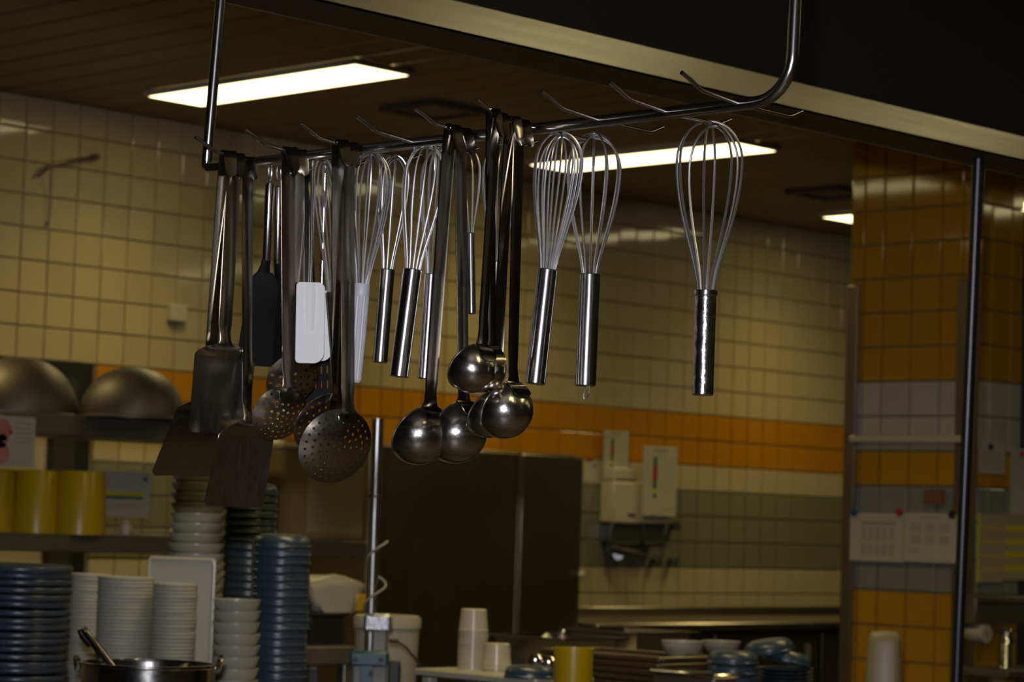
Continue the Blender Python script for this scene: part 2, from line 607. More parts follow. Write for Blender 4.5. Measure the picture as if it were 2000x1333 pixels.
# air vents
for (vx, vy, lab) in ((7.84, 8.21, 'dark square ceiling vent beyond the rack hooks'), (11.0, 8.35, 'dark square ceiling vent near the tiled pier')):
    vt = thing('ceiling_vent', lab, 'vent', (vx, vy, ZC - 0.002), group='ceiling vents')
    fr = MB()
    for s_ in (-1, 1):
        fr.box((s_ * 0.16, 0, -0.012), (0.04, 0.36, 0.024))
        fr.box((0, s_ * 0.16, -0.012), (0.28, 0.04, 0.024))
    fr.build('frame', M_VENT, vt)
    for q in range(5):
        MB().box((0, -0.12 + q * 0.06, -0.008), (0.28, 0.03, 0.006), Matrix.Rotation(0, 4, 'X')).build('slat', M_PLANK, vt)

# ------------------------------------------------------------------ extractor hood above the rack
HZ, HY, HY2 = 2.44, 3.440, 3.595
hood = thing('extractor_hood', 'large dark extractor hood with a brushed steel rim above the rack', 'hood', (4.0, 2.0, HZ))
HXA, HXB, HYA = 0.6, 8.2, 1.6


def hb(name, a, b, m, bev=0.0):
    c = [(a[i] + b[i]) / 2 - (4.0, 2.0, HZ)[i] for i in range(3)]
    d = [abs(a[i] - b[i]) for i in range(3)]
    return MB().box(c, d, bev=bev).build(name, m, hood)


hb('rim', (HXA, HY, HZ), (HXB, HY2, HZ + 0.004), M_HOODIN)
hb('inner_lip', (HXA, HY, HZ + 0.0), (HXB, HY + 0.004, HZ + 0.060), M_HOODST)
hb('gutter_edge', (HXA, HY + 0.004, HZ + 0.056), (HXB, HY + 0.05, HZ + 0.060), M_HOODST)
hb('outer_side', (HXA, HY2, HZ), (HXB, HY2 + 0.004, ZC - 0.02), M_HOODST)
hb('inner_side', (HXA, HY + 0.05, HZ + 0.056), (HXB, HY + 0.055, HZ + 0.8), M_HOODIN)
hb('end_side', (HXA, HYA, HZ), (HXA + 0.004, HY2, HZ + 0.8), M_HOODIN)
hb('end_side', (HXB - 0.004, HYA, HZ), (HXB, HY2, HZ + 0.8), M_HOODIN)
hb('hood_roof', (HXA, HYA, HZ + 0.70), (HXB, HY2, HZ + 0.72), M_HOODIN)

# steel post under the hood edge
pp = P(1903, 500, D=6.25)
pb = P(1868, 1333, D=6.25)
post = thing('support_post', 'round dark steel post standing in front of the tiled pier', 'post', (pb.x, pb.y, 0))
xy = Vector((pp.x - pb.x, pp.y - pb.y))
sl = xy / (pp.z - pb.z)
bx_, by_ = -sl.x * pb.z, -sl.y * pb.z
MB().tube([(bx_, by_, 0.01), (bx_ + sl.x * HZ, by_ + sl.y * HZ, HZ)], 0.0145, 20).build('pole', M_POST, post)
MB().lathe([(0, 0), (0.05, 0), (0.05, 0.01), (0.018, 0.014), (0, 0.014)], 24, T((bx_, by_, 0))).build('base_flange', M_GUARD, post)

# ------------------------------------------------------------------ the hanging utensil rack
_b = P(1302, 217, D=3.318)
BX, BZ, BR = _b.x, 2.046, 0.0082
YL, YR = 3.120, 1.952
rack = thing('utensil_rack', 'hanging steel rail with upturned hooks below the extractor hood', 'rack', (BX, (YL + YR) / 2, BZ))
RO = Vector((BX, (YL + YR) / 2, BZ))
pts = [(BX, 3.098, HZ + 0.70)]
for i in range(8):
    t = i / 7
    pts.append((BX, YL + (3.100 - YL) * (1 - t) - 0.0, 2.33 + (BZ + 0.012 - 2.33) * t))
pts.append((BX, YL + 0.0, BZ + 0.004))
pts.append((BX, YL - 0.008, BZ))
for i in range(9):
    pts.append((BX, YL - 0.02 + (YR + 0.062 - YL + 0.02) * (i / 8), BZ))
for i in range(1, 10):
    a = PI / 2 * i / 9
    pts.append((BX, YR + 0.058 - 0.058 * math.sin(a), BZ + 0.058 - 0.058 * math.cos(a)))
pts += [(BX, YR - 0.004, BZ + 0.2), (BX, YR - 0.016, HZ + 0.70)]
MB().tube([Vector(p) - RO for p in pts], BR, 20).build('rail', M_RACK, rack)
YK9, YK4 = P(1446, 195, X=BX).y, P(811, 285, X=BX).y
SP = (YK4 - YK9) / 5
HOOK = [YK9 + SP * (8 - k) for k in range(9)]
HR = 0.0029


def rod_z(s):
    """height of a hook rod; s > 0 towards the viewer"""
    if s > 0:
        return 0.007 * s / 0.08 if s < 0.08 else 0.007 + (s - 0.08) * 0.45
    s = -s
    return -0.003 * s / 0.10 if s < 0.10 else -0.003 + (s - 0.10) * 0.42


for k in range(9):
    ss = [0.117, 0.100, 0.088, 0.080, 0.072, 0.04, 0.0, -0.05, -0.09, -0.10, -0.108, -0.128]
    pts = [(-s, HOOK[k] - RO.y, rod_z(s) + (0.0012 if abs(abs(s) - 0.09) < 0.012 else 0)) for s in ss]
    MB().tube(pts, HR, 10).build('hook', M_RACK, rack)


class Hang:
    """a utensil hung on hook k: origin on the hook rod, local z up the handle, local -y its face"""

    def __init__(s, name, label, cat, k, tx, bx, by, yaw, group, dd=0.0, drop=0.0):
        ty = 1020 - 4918 * (BZ - 1.5) / 3.5
        p = P(tx, ty, Y=HOOK[k])
        sd = BX - p.x
        p = Vector((p.x, HOOK[k], BZ + rod_z(sd) - drop))
        d = ray(bx, by)
        t = FWH.dot(p - CAM) / FWH.dot(d)
        q = CAM + d * t + FWH * dd
        s.top, s.bot, s.s = p, q, sd
        s.L = (q - p).length
        zl = (p - q).normalized()
        n = Matrix.Rotation(math.radians(yaw), 3, zl) @ (-FWH)
        n = (n - zl * n.dot(zl)).normalized()
        yl = -n
        xl_ = yl.cross(zl)
        s.o = link(name, None)
        Mx = Matrix((xl_, yl, zl)).transposed().to_4x4()
        s.o.matrix_world = T(p) @ Mx
        tag(s.o, label, cat, group)
        s.px = depth(p) / F                      # metres per picture unit at this distance


def strap(h, hw, L, end=None, th=0.0022, tongue=0.034, neck=None, bow=0.0006):
    """flat handle folded over the hook rod; neck = (y, z, hw) stations after the handle"""
    g = 0.0045
    path = [(-0.0105 - tongue * .22, 0.001 - tongue, hw * .30), (-0.0102 - tongue * .21, 0.001 - tongue * .93, hw * .62), (-0.0098 - tongue * .18, 0.001 - tongue * .80, hw * .80),
            (-0.0085 - tongue * .06, 0.001 - tongue * .30, hw * .9), (-0.0070, 0.0025, hw), (-0.0045, g + .001, hw), (-0.001, g + .0022, hw), (0.0030, g + .0005, hw),
            (0.005, 0.0, hw), (0.0055, -0.012, hw), (0.0058, -0.05, hw)]
    n = 5
    for i in range(1, n + 1):
        t = i / n
        path.append((0.006, -0.05 - (L - 0.05) * t, hw * (1 - .08 * t)))
    if neck:
        path += neck
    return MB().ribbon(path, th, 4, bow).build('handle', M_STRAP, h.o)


def ladle(label, k, tx, nx, ny, rpx, alpha, hw=0.0115, yaw=45, dd=0.0, roll=0.0, deep=1.0, small=False):
    h = Hang('ladle', label, 'ladle', k, tx, nx, ny, yaw, 'ladles on the hanging rack', dd)
    r = rpx * h.px
    al = math.radians(alpha)
    rl = math.radians(roll)
    o = Vector((math.sin(rl) * math.cos(al), math.cos(rl) * math.cos(al), math.sin(al)))
    u = Vector((0, -math.sin(al), math.cos(al)))
    u = (u - o * u.dot(o)).normalized()
    top = Vector((0, 0.006, -h.L))
    c = top - u * r * 0.985
    strap(h, hw, h.L - 0.035, neck=[(0.006, -h.L + 0.022, hw * .85), (0.005, -h.L + 0.008, hw * 1.0), (0.006 - .000, -h.L - 0.001, hw * 1.35)])
    prof = []
    N = 14
    for i in range(N + 1):
        a = PI / 2 * i / N
        prof.append((r * math.sin(a), -r * deep * math.cos(a)))
    prof += [(r + 0.0012, 0.001), (r + 0.0008, 0.0022), (r - 0.001, 0.0018)]
    for i in range(N, -1, -1):
        a = PI / 2 * i / N
        prof.append(((r - 0.0016) * math.sin(a), -(r - 0.0016) * deep * math.cos(a)))
    prof[0] = (0, prof[0][1])
    prof[-1] = (0, prof[-1][1])
    M = T(c) @ align((0, 0, 1), o)
    MB().lathe(prof, 48, M).build('bowl', M_BOWL, h.o)
    # neck fan that runs onto the bowl
    fan = []
    for i in range(6):
        a = math.radians(i * 9.0)
        p = c + (u * math.cos(a) - o * math.sin(a) * deep) * (r + 0.0010)
        fan.append((p.y, p.z, hw * (1.35 + 0.35 * math.sin(i / 5 * PI * .6) - (0.9 if i == 5 else 0)), p.x))
    MB().ribbon(fan, 0.0016, 4, 0.0).build('neck', M_STRAP, h.o)
    return h


def skimmer(label, k, tx, nx, ny, rpx, beta, yaw, hx=-0.12, hw=0.0110, nring=4, dd=0.0, hr=0.0031):
    h = Hang('skimmer', label, 'skimmer', k, tx, nx, ny, yaw, 'perforated skimmers on the hanging rack', dd)
    r = rpx * h.px
    be = math.radians(beta)
    strap(h, hw, h.L - 0.03, neck=[(0.006, -h.L + 0.018, hw * .8), (0.004, -h.L + 0.004, hw * .9), (0.003, -h.L - 0.008, hw * 1.5), (0.007, -h.L - 0.022, hw * 1.25)])
    e2 = Vector((hx, math.sin(be), -math.cos(be))).normalized()
    e1 = Vector((1, 0, 0))
    e1 = (e1 - e2 * e1.dot(e2)).normalized()
    nn = e2.cross(e1)
    if nn.y > 0:
        nn = -nn
    c = Vector((0, 0.006, -h.L)) + e2 * r * 0.96
    dep = r * 0.26

    def fm(x, y):
        q = (x * x + y * y) / (r * r)
        p = c + e1 * x + e2 * y + nn * dep * (1 - q)
        g = 2 * dep / (r * r)
        return p, (nn + e1 * (g * x) + e2 * (g * y)).normalized()
    out = [(r * math.cos(2 * PI * i / 56), r * math.sin(2 * PI * i / 56)) for i in range(56)]
    holes = []
    for q in range(nring + 1):
        rr = r * 0.86 * q / nring
        cnt = 1 if q == 0 else 6 * q
        if q == nring:
            cnt = int(cnt * 0.95)
        for i in range(cnt):
            a = 2 * PI * i / cnt + q * 0.35
            hx_, hy_ = rr * math.cos(a), rr * math.sin(a)
            if hy_ < -r * 0.70 and abs(hx_) < r * 0.3:
                continue
            holes.append([(hx_ + hr * math.cos(2 * PI * j / 8), hy_ + hr * math.sin(2 * PI * j / 8)) for j in range(8)])
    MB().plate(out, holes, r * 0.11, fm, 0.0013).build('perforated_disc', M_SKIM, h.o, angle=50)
    return h


def turner(label, k, tx, nx, ny, blade_px, hw_top, hw_bot, beta, yaw, hx=0.0, hw=0.0115, shoulder=0.35, dd=0.0, rib=True):
    h = Hang('steel_turner', label, 'turner', k, tx, nx, ny, yaw, 'steel turners on the hanging rack', dd)
    be = math.radians(beta)
    strap(h, hw, h.L - 0.03, neck=[(0.005, -h.L + 0.02, hw * .75), (0.001, -h.L + 0.006, hw * .75), (0.0, -h.L - 0.002, hw * .95)])
    Lb = blade_px * h.px
    st = []
    n = 22
    for i in range(n + 1):
        t = i / n
        d = t * Lb
        if t < shoulder:
            q = t / shoulder
            wd = hw * .9 + (hw_top - hw * .9) * (math.sin(q * PI / 2) ** 0.8)
        else:
            wd = hw_top + (hw_bot - hw_top) * (t - shoulder) / (1 - shoulder)
        if d > Lb - 0.008:
            e = (d - (Lb - 0.008)) / 0.008
            wd -= 0.006 * (1 - math.sqrt(max(0, 1 - e * e)))
        bend = be * min(1.0, t / 0.18)
        st.append((d, wd, bend))
    path = []
    y, z, xo = 0.0, -h.L, 0.0
    for i, (d, wd, bend) in enumerate(st):
        if i:
            ds = d - st[i - 1][0]
            y += math.sin(bend) * ds
            z -= math.cos(bend) * ds
            xo += hx * ds
        path.append((y - 0.006 * math.sin(min(1, d / (0.14 * Lb)) * PI) * (1 if rib else 0), z, wd, xo))
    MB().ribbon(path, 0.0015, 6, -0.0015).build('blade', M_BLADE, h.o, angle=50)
    return h


def whisk(label, k, tx, bx, by, frac, Rpx, hdpx, n, wr=0.0013, yaw=10, hm=None, ribbed=False, ring=False, collar=False, squash=0.8, dd=0.0, phase=0.2):
    h = Hang('whisk', label, 'whisk', k, tx, bx, by, yaw, 'balloon whisks on the hanging rack', dd)
    Lw = h.L * frac
    Rr, rh = Rpx * h.px, hdpx * h.px / 2
    rin = rh * 0.72
    for q in range(n):
        ph = phase + PI * q / n
        sc_ = 1.0 - 0.05 * (q % 3)
        Rq = Rr * (1.0 if q % 2 == 0 else 0.93)
        Lq = Lw * (1.0 - 0.018 * (q % 3)) + 0.004
        half = []
        for i in range(11):
            t = i / 10
            half.append((rin + (Rq - rin) * math.sin(t * PI / 2) ** 1.35, t * 0.76 * Lq))
        for i in range(1, 9):
            a = PI / 2 * i / 8
            half.append((Rq * math.cos(a), 0.76 * Lq + 0.24 * Lq * math.sin(a)))
        full = [(-a, b) for a, b in half] + [(a, b) for a, b in half[-2::-1]]
        full = [(-rin, -0.012)] + full + [(rin, -0.012)]
        jx, jy = random.gauss(0, .0012), random.gauss(0, .0012)
        pts = [(a * math.cos(ph) + jx * max(b, 0) / Lw, a * math.sin(ph) * squash + jy * max(b, 0) / Lw, -Lw + b) for a, b in full]
        MB().tube(pts, wr, 7).build('wire', M_WIRE, h.o)
    Lh = h.L - Lw
    b = MB()
    if ribbed:
        nn = 36
        prof = [(0, 0.0), (rh * .75, 0.0), (rh, -0.004), (rh * .96, -Lh * .5), (rh * .8, -Lh + .004), (rh * .6, -Lh), (0, -Lh)]
        v, f = [], []
        for (r, z) in prof:
            for i in range(nn):
                rr = r * (1.0 if i % 2 else 0.93)
                v.append((rr * math.cos(2 * PI * i / nn), rr * math.sin(2 * PI * i / nn), z - Lw))
        for a in range(len(prof) - 1):
            for i in range(nn):
                j = (i + 1) % nn
                f.append((a * nn + i, a * nn + j, (a + 1) * nn + j, (a + 1) * nn + i))
        b.add(v, f).build('handle', M_RIB, h.o, angle=20)
        MB().lathe([(0, .001), (rh * .98, .001), (rh * 1.03, -.002), (rh * 1.03, -.016), (rh * .98, -.018)], 28, T((0, 0, -Lw))).build('collar', M_RIB, h.o)
    else:
        prof = [(0, 0.0), (rh - .0015, 0.0), (rh, -.0015)] + [(rh * (1 + 0.0 * i), -.0015 - (Lh - .003) * i / 6) for i in range(1, 7)] + [(rh - .0012, -Lh), (0, -Lh)]
        b.lathe(prof, 32, T((0, 0, -Lw))).build('handle', hm or M_HANDLE, h.o)
        if collar:
            MB().lathe([(rh, .001), (rh + .0012, 0), (rh + .0012, -.006), (rh, -.007)], 32, T((0, 0, -Lw))).build('collar', M_HANDLE, h.o)
    if ring:
        c = Vector((0.002, 0, -h.L - 0.006))
        MB().tube([c + Vector((0.0035 * math.cos(a) + 0.003 * math.sin(a), 0.002 * math.sin(a), 0.0095 * math.sin(a) - .003)) for a in [2 * PI * i / 16 for i in range(16)]], 0.0011, 6, closed=True).build('hanging_ring', M_WIRE, h.o)
    return h


# steel turners, leftmost hook
turner('large rear steel turner with a wide scuffed blade, lowest left on rack', 0, 447, 405, 775, 175, 0.0500, 0.0525, 24, 32, hx=-0.10, shoulder=0.16, dd=0.035)
turner('front steel turner with bright bent neck and dark brushed blade', 0, 464, 441, 672, 176, 0.0500, 0.0495, 8, 30, hx=0.03, shoulder=0.13)
turner('plain steel turner with brownish blade hanging lowest beside the skimmers', 0, 489, 488, 822, 172, 0.0460, 0.0500, 17, 30, hx=-0.06, shoulder=0.20, hw=0.0085, dd=-0.02)

# perforated skimmers
skimmer('upper small skimmer half hidden behind a handle, beside the white spatula', 1, 586, 584, 690, 55, 24, 30, hx=-0.10, nring=3, hr=0.0027, dd=0.03)
skimmer('small round skimmer hanging in front of the upper one', 1, 567, 567, 757, 57, 26, 30, hx=-0.16, nring=4, hr=0.0022)
skimmer('middle skimmer tucked behind the largest one', 2, 666, 661, 770, 66, 30, 40, hx=-0.20, nring=4, hr=0.0021, dd=0.03)
skimmer('largest round skimmer, lowest on the rack with many small holes', 2, 684, 683, 803, 77, 22, 30, hx=-0.20, nring=5, hr=0.0021)

# ladles
ladle('left soup ladle on a long strap, its bowl lowest left', 4, 884, 845, 797, 60, 28, roll=0)
ladle('soup ladle with large round bowl overlapping the left one', 4, 905, 911, 786, 62, 22, hw=0.0105, roll=0)
ladle('soup ladle behind the right one, its bowl mostly hidden', 5, 1001, 975, 762, 50, 25, dd=0.05, hw=0.0095)
ladle('right soup ladle with round bowl below two engraved straps', 5, 1019, 1007, 748, 57, 22, hw=0.0095)
ladle('small sauce ladle nested behind the front cup', 5, 962, 966, 676, 50, 40, hw=0.0080, deep=1.1, dd=0.02)
ladle('small front sauce ladle with deep cup above the soup ladles', 5, 975, 947, 676, 50, 34, hw=0.0080, deep=1.1, dd=-0.02)

# whisks, back side of the rail
whisk('single large whisk with dented handle, rightmost on the rack', 7, 1388, 1372, 773, 0.617, 71, 42, 4, 0.0017, 15, M_DENT, collar=True, phase=0.35)
whisk('whisk with a small ring below its straight handle', 5, 1163, 1143, 755, 0.553, 57, 41, 6, 0.0015, 20, ring=True)
whisk('slanting whisk with dense wires next to the ladle straps', 5, 1098, 1045, 751, 0.540, 47, 40, 7, 0.0015, 10)
whisk('narrow whisk hidden behind the sauce ladle straps', 4, 985, 957, 700, 0.552, 40, 25, 6, 0.0013, 10)
whisk('small thin whisk with short slim handle ending above sauce ladle', 3, 918, 921, 614, 0.50, 22, 17, 4, 0.0011, 10)
whisk('whisk with slim handle touching the left ladle strap', 3, 860, 829, 741, 0.545, 34, 27, 6, 0.0014, 25)
whisk('whisk with thick bright handle in middle of the row', 3, 838, 779, 737, 0.535, 42, 37, 6, 0.0015, 5, phase=0.5)
whisk('short whisk with thin handle between ribbed and thick handles', 2, 776, 742, 709, 0.545, 34, 29, 4, 0.0013, 40)
whisk('whisk with pale grey ribbed plastic handle behind the skimmer straps', 2, 728, 692, 748, 0.575, 42, 32, 6, 0.0015, 15, ribbed=True, phase=0.8)
whisk('whisk with its handle hidden behind the skimmer straps', 1, 632, 664, 745, 0.60, 24, 30, 4, 0.0014, 30)


def nylon(label, k, tx, bx, by, ys, hw0, hw1, yaw, beta, slots=False, hd=16, dd=0.0, strapped=False):
    h = Hang('nylon_turner', label, 'turner', k, tx, bx, by, yaw, 'black nylon turners on the hanging rack', dd)
    y0, y1, y2 = [(q - 312) * h.px for q in ys]       # tube start, tube end, blade start
    rh = hd * h.px / 2
    if strapped:
        strap(h, 0.008, y1, tongue=0.02).data.materials[0] = M_BLACK
    else:
        pts = [(0.0, 0.0 + 0.007 * math.sin(a), -0.010 + 0.014 * math.cos(a)) for a in [2 * PI * i / 14 for i in range(14)]]
        MB().tube(pts, 0.0013, 6, closed=True).build('hanging_ring', M_WIRE, h.o)
        MB().lathe([(0, -y0 + .004), (rh * .6, -y0 + .003), (rh, -y0), (rh, -y1), (rh * .8, -y1 - .002), (0, -y1 - .002)], 24).build('handle', M_HANDLE, h.o)
    be = math.radians(beta)
    Lb = h.L - y2
    MB().ribbon([(0, -y1 + .004, rh * .9), (0.004, -(y1 * .5 + y2 * .5), rh * 1.0), (0.010, -y2, rh * 1.4), (0.012, -y2 - .012, hw0 * .8)], 0.006, 4, 0.001).build('neck', M_BLACK, h.o)
    e2 = Vector((0, math.sin(be), -math.cos(be)))
    nn = Vector((0, -math.cos(be), -math.sin(be)))
    c0 = Vector((0, 0.010, -y2))

    def fm(x, y):
        return c0 + Vector((x, 0, 0)) + e2 * y + nn * (0.006 * math.cos(y / Lb * 2.6)), nn
    out = [(-hw0 * .45, 0), (hw0 * .45, 0), (hw0, Lb * .16)]
    out += [(hw1, Lb * .94), (hw1 * .9, Lb), (-hw1 * .9, Lb), (-hw1, Lb * .94), (-hw0, Lb * .16)]
    holes = []
    if slots:
        for a in range(-2, 3):
            for q in range(3):
                xx, yy = a * hw1 * .36, Lb * (.36 + q * .2)
                holes.append([(xx - .0016, yy - .006), (xx + .0016, yy - .006), (xx + .0016, yy + .006), (xx - .0016, yy + .006)])
    MB().plate(out, holes, 0.012, fm, 0.004).build('blade', M_BLACK, h.o)
    return h


nylon('black nylon turner on bright tube handle behind the steel turners', 0, 531, 512, 716, (350, 497, 520), 0.026, 0.030, 25, 8, hd=17)
nylon('black nylon turner with the right of the paired tube handles', 0, 548, 538, 712, (352, 500, 530), 0.026, 0.032, -25, 4, hd=15)
nylon('black slotted nylon turner below the white spatulas', 0, 596, 626, 786, (330, 560, 620), 0.022, 0.027, 20, 5, slots=True, hd=12, strapped=True)


def spatula(label, tx, bx, by, ytop, hw, yaw, dd):
    h = Hang('rubber_spatula', label, 'spatula', 1, tx, bx, by, yaw, 'white rubber spatulas on the hanging rack', dd)
    y0 = (ytop - 322) * h.px
    pts = [(0, 0.006 * math.sin(a), -0.008 + 0.012 * math.cos(a)) for a in [2 * PI * i / 14 for i in range(14)]]
    MB().tube(pts, 0.0014, 6, closed=True).build('hanging_ring', M_WIRE, h.o)
    MB().tube([(0, 0, -0.018), (0, 0, -y0 - 0.03)], 0.0032, 12).build('handle', M_HANDLE, h.o)
    Lb = h.L - y0
    out = []
    rr = 0.010
    for (cx_, cy_, a0, r_) in ((hw - rr, y0 + rr, -PI / 2, rr), (hw - 0.016, h.L - 0.016, 0, 0.016), (-hw + 0.006, h.L - 0.006, PI / 2, 0.006), (-hw + 0.006, y0 + 0.006, PI, 0.006)):
        for i in range(7):
            a = a0 + PI / 2 * i / 6
            out.append((cx_ + r_ * math.cos(a), cy_ + r_ * math.sin(a)))

    def fm(x, y):
        return Vector((x, 0, -y)), Vector((0, -1, 0))
    MB().plate(out, [], 0.02, fm, 0.008).build('blade', M_WHITE, h.o)
    MB().ribbon([(-0.0045, -y0 - 0.001, 0.0075), (-0.0055, -y0 - Lb * .3, 0.0075), (-0.0045, -y0 - Lb * .6, 0.005)], 0.003, 4, 0.001).build('blade_rib', M_WHITE, h.o)
    return h


spatula('rear white rubber spatula edge showing behind the front one', 638, 621, 703, 576, 0.0185, 8, 0.03)
spatula('front white rubber spatula with flat rounded blade', 613, 605, 711, 568, 0.0215, 8, -0.01)


# ------------------------------------------------------------------ furniture
def table(name, label, cat, xa, xb, ya, yb, z, th=0.04, m=None, leg=0.04, z0=0.0, under=None):
    t = thing(name, label, cat, ((xa + xb) / 2, (ya + yb) / 2, z0))
    hx, hy = (xb - xa) / 2, (yb - ya) / 2
    m = m or M_STEEL
    MB().box((0, 0, z - z0 - th / 2), (2 * hx, 2 * hy, th), bev=0.004).build('top', m, t)
    for a in (-1, 1):
        for b in (-1, 1):
            MB().box((a * (hx - leg), b * (hy - leg), (z - z0 - th) / 2), (leg, leg, z - z0 - th), bev=0.003).build('leg', m, t)
    if under:
        MB().box((0, 0, under), (2 * hx - leg, 2 * hy - leg, 0.02)).build('under_shelf', m, t)
    return t


ZA, ZB, ZL = 1.02, 0.90, 1.115
table('worktop', 'steel worktop carrying the stacked plates and bowls at lower left', 'worktop', 2.45, 4.50, 3.85, 5.66, ZA, under=0.3)
table('work_table', 'steel table carrying the bucket, trays and bowls at lower right', 'table', 4.60, 8.0, 3.95, 6.0, ZB, under=0.25)
table('raised_ledge', 'low raised ledge under the stacked plastic cups', 'ledge', 4.58, 4.80, 4.36, 4.80, ZL, 0.02, M_BUCKET, 0.03, ZB)
c1, c2 = P(590, 1265, Y=6.08), P(700, 1268, Y=6.08)
table('side_cart', 'steel cart edge below the white bag and black box', 'cart', c1.x - 0.25, c2.x + 0.02, 6.08, 6.5, c1.z, 0.058, M_DSTEEL, 0.04, under=0.4)
# back counter against the wall with a raised rear edge
ct = thing('back_counter', 'long steel counter against the back wall right of the fridge', 'counter', (11.5, 9.1, 0))
MB().box((0, 0.02, 0.985), (3.8, 0.82, 0.035), bev=0.006).build('top', M_STEEL, ct)
MB().box((0, 0.425, 1.015), (3.8, 0.03, 0.07), bev=0.004).build('rear_edge', M_STEEL, ct)
for i in range(4):
    d_ = MB().box((-1.42 + i * 0.95, -0.35, 0.53), (0.92, 0.03, 0.82), bev=0.004).build('door', M_FRIDGE, ct)
    MB().box((-1.05 + i * 0.95, -0.375, 0.80), (0.02, 0.02, 0.16)).build('handle', M_STEEL, d_)
MB().box((0, 0.04, 0.48), (3.8, 0.72, 0.96)).build('body', M_DARK, ct)

# double fridge
fx0, fx1, fy, fz = 8.10, 9.545, 8.80, 1.862
fg = thing('fridge', 'tall dark steel double fridge behind the ladles', 'fridge', ((fx0 + fx1) / 2, (fy + 9.53) / 2, 0))
fw, fd = fx1 - fx0, 9.53 - fy
MB().box((0, 0.02, fz / 2), (fw, fd - 0.04, fz), bev=0.004).build('body', M_FRIDGE, fg)
xm = P(1011, 1000, Y=fy).x - (fx0 + fx1) / 2
for a, b in ((-fw / 2 + 0.004, xm - 0.018), (xm + 0.018, fw / 2 - 0.004)):
    d_ = MB().box(((a + b) / 2, -fd / 2 + 0.005, fz / 2 + 0.04), (b - a, 0.03, fz - 0.10), bev=0.006).build('door', M_FRIDGE, fg)
MB().tube([(xm, -fd / 2 + 0.0, 0.06), (xm, -fd / 2 + 0.0, fz - 0.02)], 0.013, 12).build('centre_strip', M_GUARD, fg)
kp = P(1136, 1124, Y=fy - 0.03)
MB().lathe([(0, -.02), (.012, -.018), (.018, -.006), (.018, .006), (.012, .018), (0, .02)], 16, T(kp - Vector(((fx0 + fx1) / 2, (fy + 9.53) / 2, 0)))).build('latch_knob', M_DISP, fg)

# overshelves on the left
SY = 7.30
zu, zl_ = P(200, 816, Y=SY).z, P(200, 1046, Y=SY).z
xe = P(718, 1052, Y=SY).x
xu = P(505, 850, Y=SY).x
sh = thing('shelf_unit', 'two tier dull steel shelf unit holding yellow tubs and metal bowls', 'shelf', (5.4, SY + 0.2, 0))
MB().box(((4.2 + xu) / 2 - 5.4, -0.01, zu - 0.036), (xu - 4.2, 0.38, 0.072), bev=0.004).build('shelf_board', M_DSTEEL, sh)
MB().box(((4.2 + xe) / 2 - 5.4, -0.01, zl_ - 0.031), (xe - 4.2, 0.38, 0.062), bev=0.004).build('shelf_board', M_DSTEEL, sh)
for xx, zt in ((4.3, zu), (xu - 0.05, zu), (xe - 0.05, zl_)):
    MB().box((xx - 5.4, 0.15, (zt - .06) / 2), (0.04, 0.04, zt - .06)).build('upright', M_DSTEEL, sh)


# ------------------------------------------------------------------ crockery
def put(name, label, cat, group, data, loc, rz=None, tilt=None):
    o = link(name, data, None, loc)
    o.rotation_euler = (tilt[0] if tilt else 0, tilt[1] if tilt else 0, random.uniform(0, 6.28) if rz is None else rz)
    return tag(o, label, cat, group)


def bowl_up(r, h, m, name='bowl', foot=0.5, t=0.003):
    pr = [(0, 0.0), (r * foot, 0.0), (r * foot, .003)]
    for i in range(1, 8):
        u = i / 7
        pr.append((r * (foot + (1 - foot) * math.sin(u * PI / 2) ** .9), .003 + (h - .003) * u))
    pr += [(r + .0015, h - .001), (r + .0015, h + .001), (r - t, h + .001)]
    for i in range(6, -1, -1):
        u = i / 7
        pr.append(((r - t) * (foot + (1 - foot) * math.sin(u * PI / 2) ** .9), .006 + (h - .006) * u))
    pr.append((0, .006))
    return MB().lathe(pr, 36).mesh(name, m)


def bowl_down(r, h, m, name='bowl', top=0.62, lip=0.004):
    pr = [(r - .004, 0.0), (r + lip * .3, 0.0), (r + lip * .3, lip), (r * .985, lip + .002)]
    for i in range(1, 7):
        u = i / 6
        pr.append((r * (1 - (1 - top) * (1 - math.cos(u * PI / 2)) ** 1.0), lip + .002 + (h - lip - .002) * math.sin(u * PI / 2)))
    pr += [(r * top * .9, h), (0, h)]
    inn = [(p[0] * .95, p[1] - .004) for p in pr[4:]]
    inn[-1] = (0, h - .004)
    pr = pr + inn[::-1] + [(r - .006, .002), (r - .004, 0)]
    return MB().lathe(pr, 36).mesh(name, m)


ONES = ('zeroth first second third fourth fifth sixth seventh eighth ninth tenth eleventh twelfth thirteenth fourteenth fifteenth '
        'sixteenth seventeenth eighteenth nineteenth').split()
TENS = {2: 'twenty', 3: 'thirty', 4: 'forty', 5: 'fifty', 6: 'sixty'}


def ordinal(n):
    if n < 20:
        return ONES[n]
    return TENS[n // 10][:-1] + 'ieth' if n % 10 == 0 else TENS[n // 10] + '-' + ONES[n % 10]


def stack(name, label, cat, group, data, px_, D, z0, ztop_y, sp, extra, jit=0.0015, toplabel=None, tilt=0.0):
    b = P(px_, ztop_y, D=D)
    n = max(1, int(round((b.z - extra - z0) / sp)) + 1)
    sp = (b.z - extra - z0) / max(1, n - 1)
    for i in range(n):
        lab = toplabel if (toplabel and i == n - 1) else label + ', ' + ordinal(n - i) + ' from the top'
        tl = (random.gauss(0, tilt), random.gauss(0, tilt)) if tilt else None
        put(name, lab, cat, group, data, (b.x + random.gauss(0, jit), b.y + random.gauss(0, jit), z0 + i * sp), None, tl)
    return n


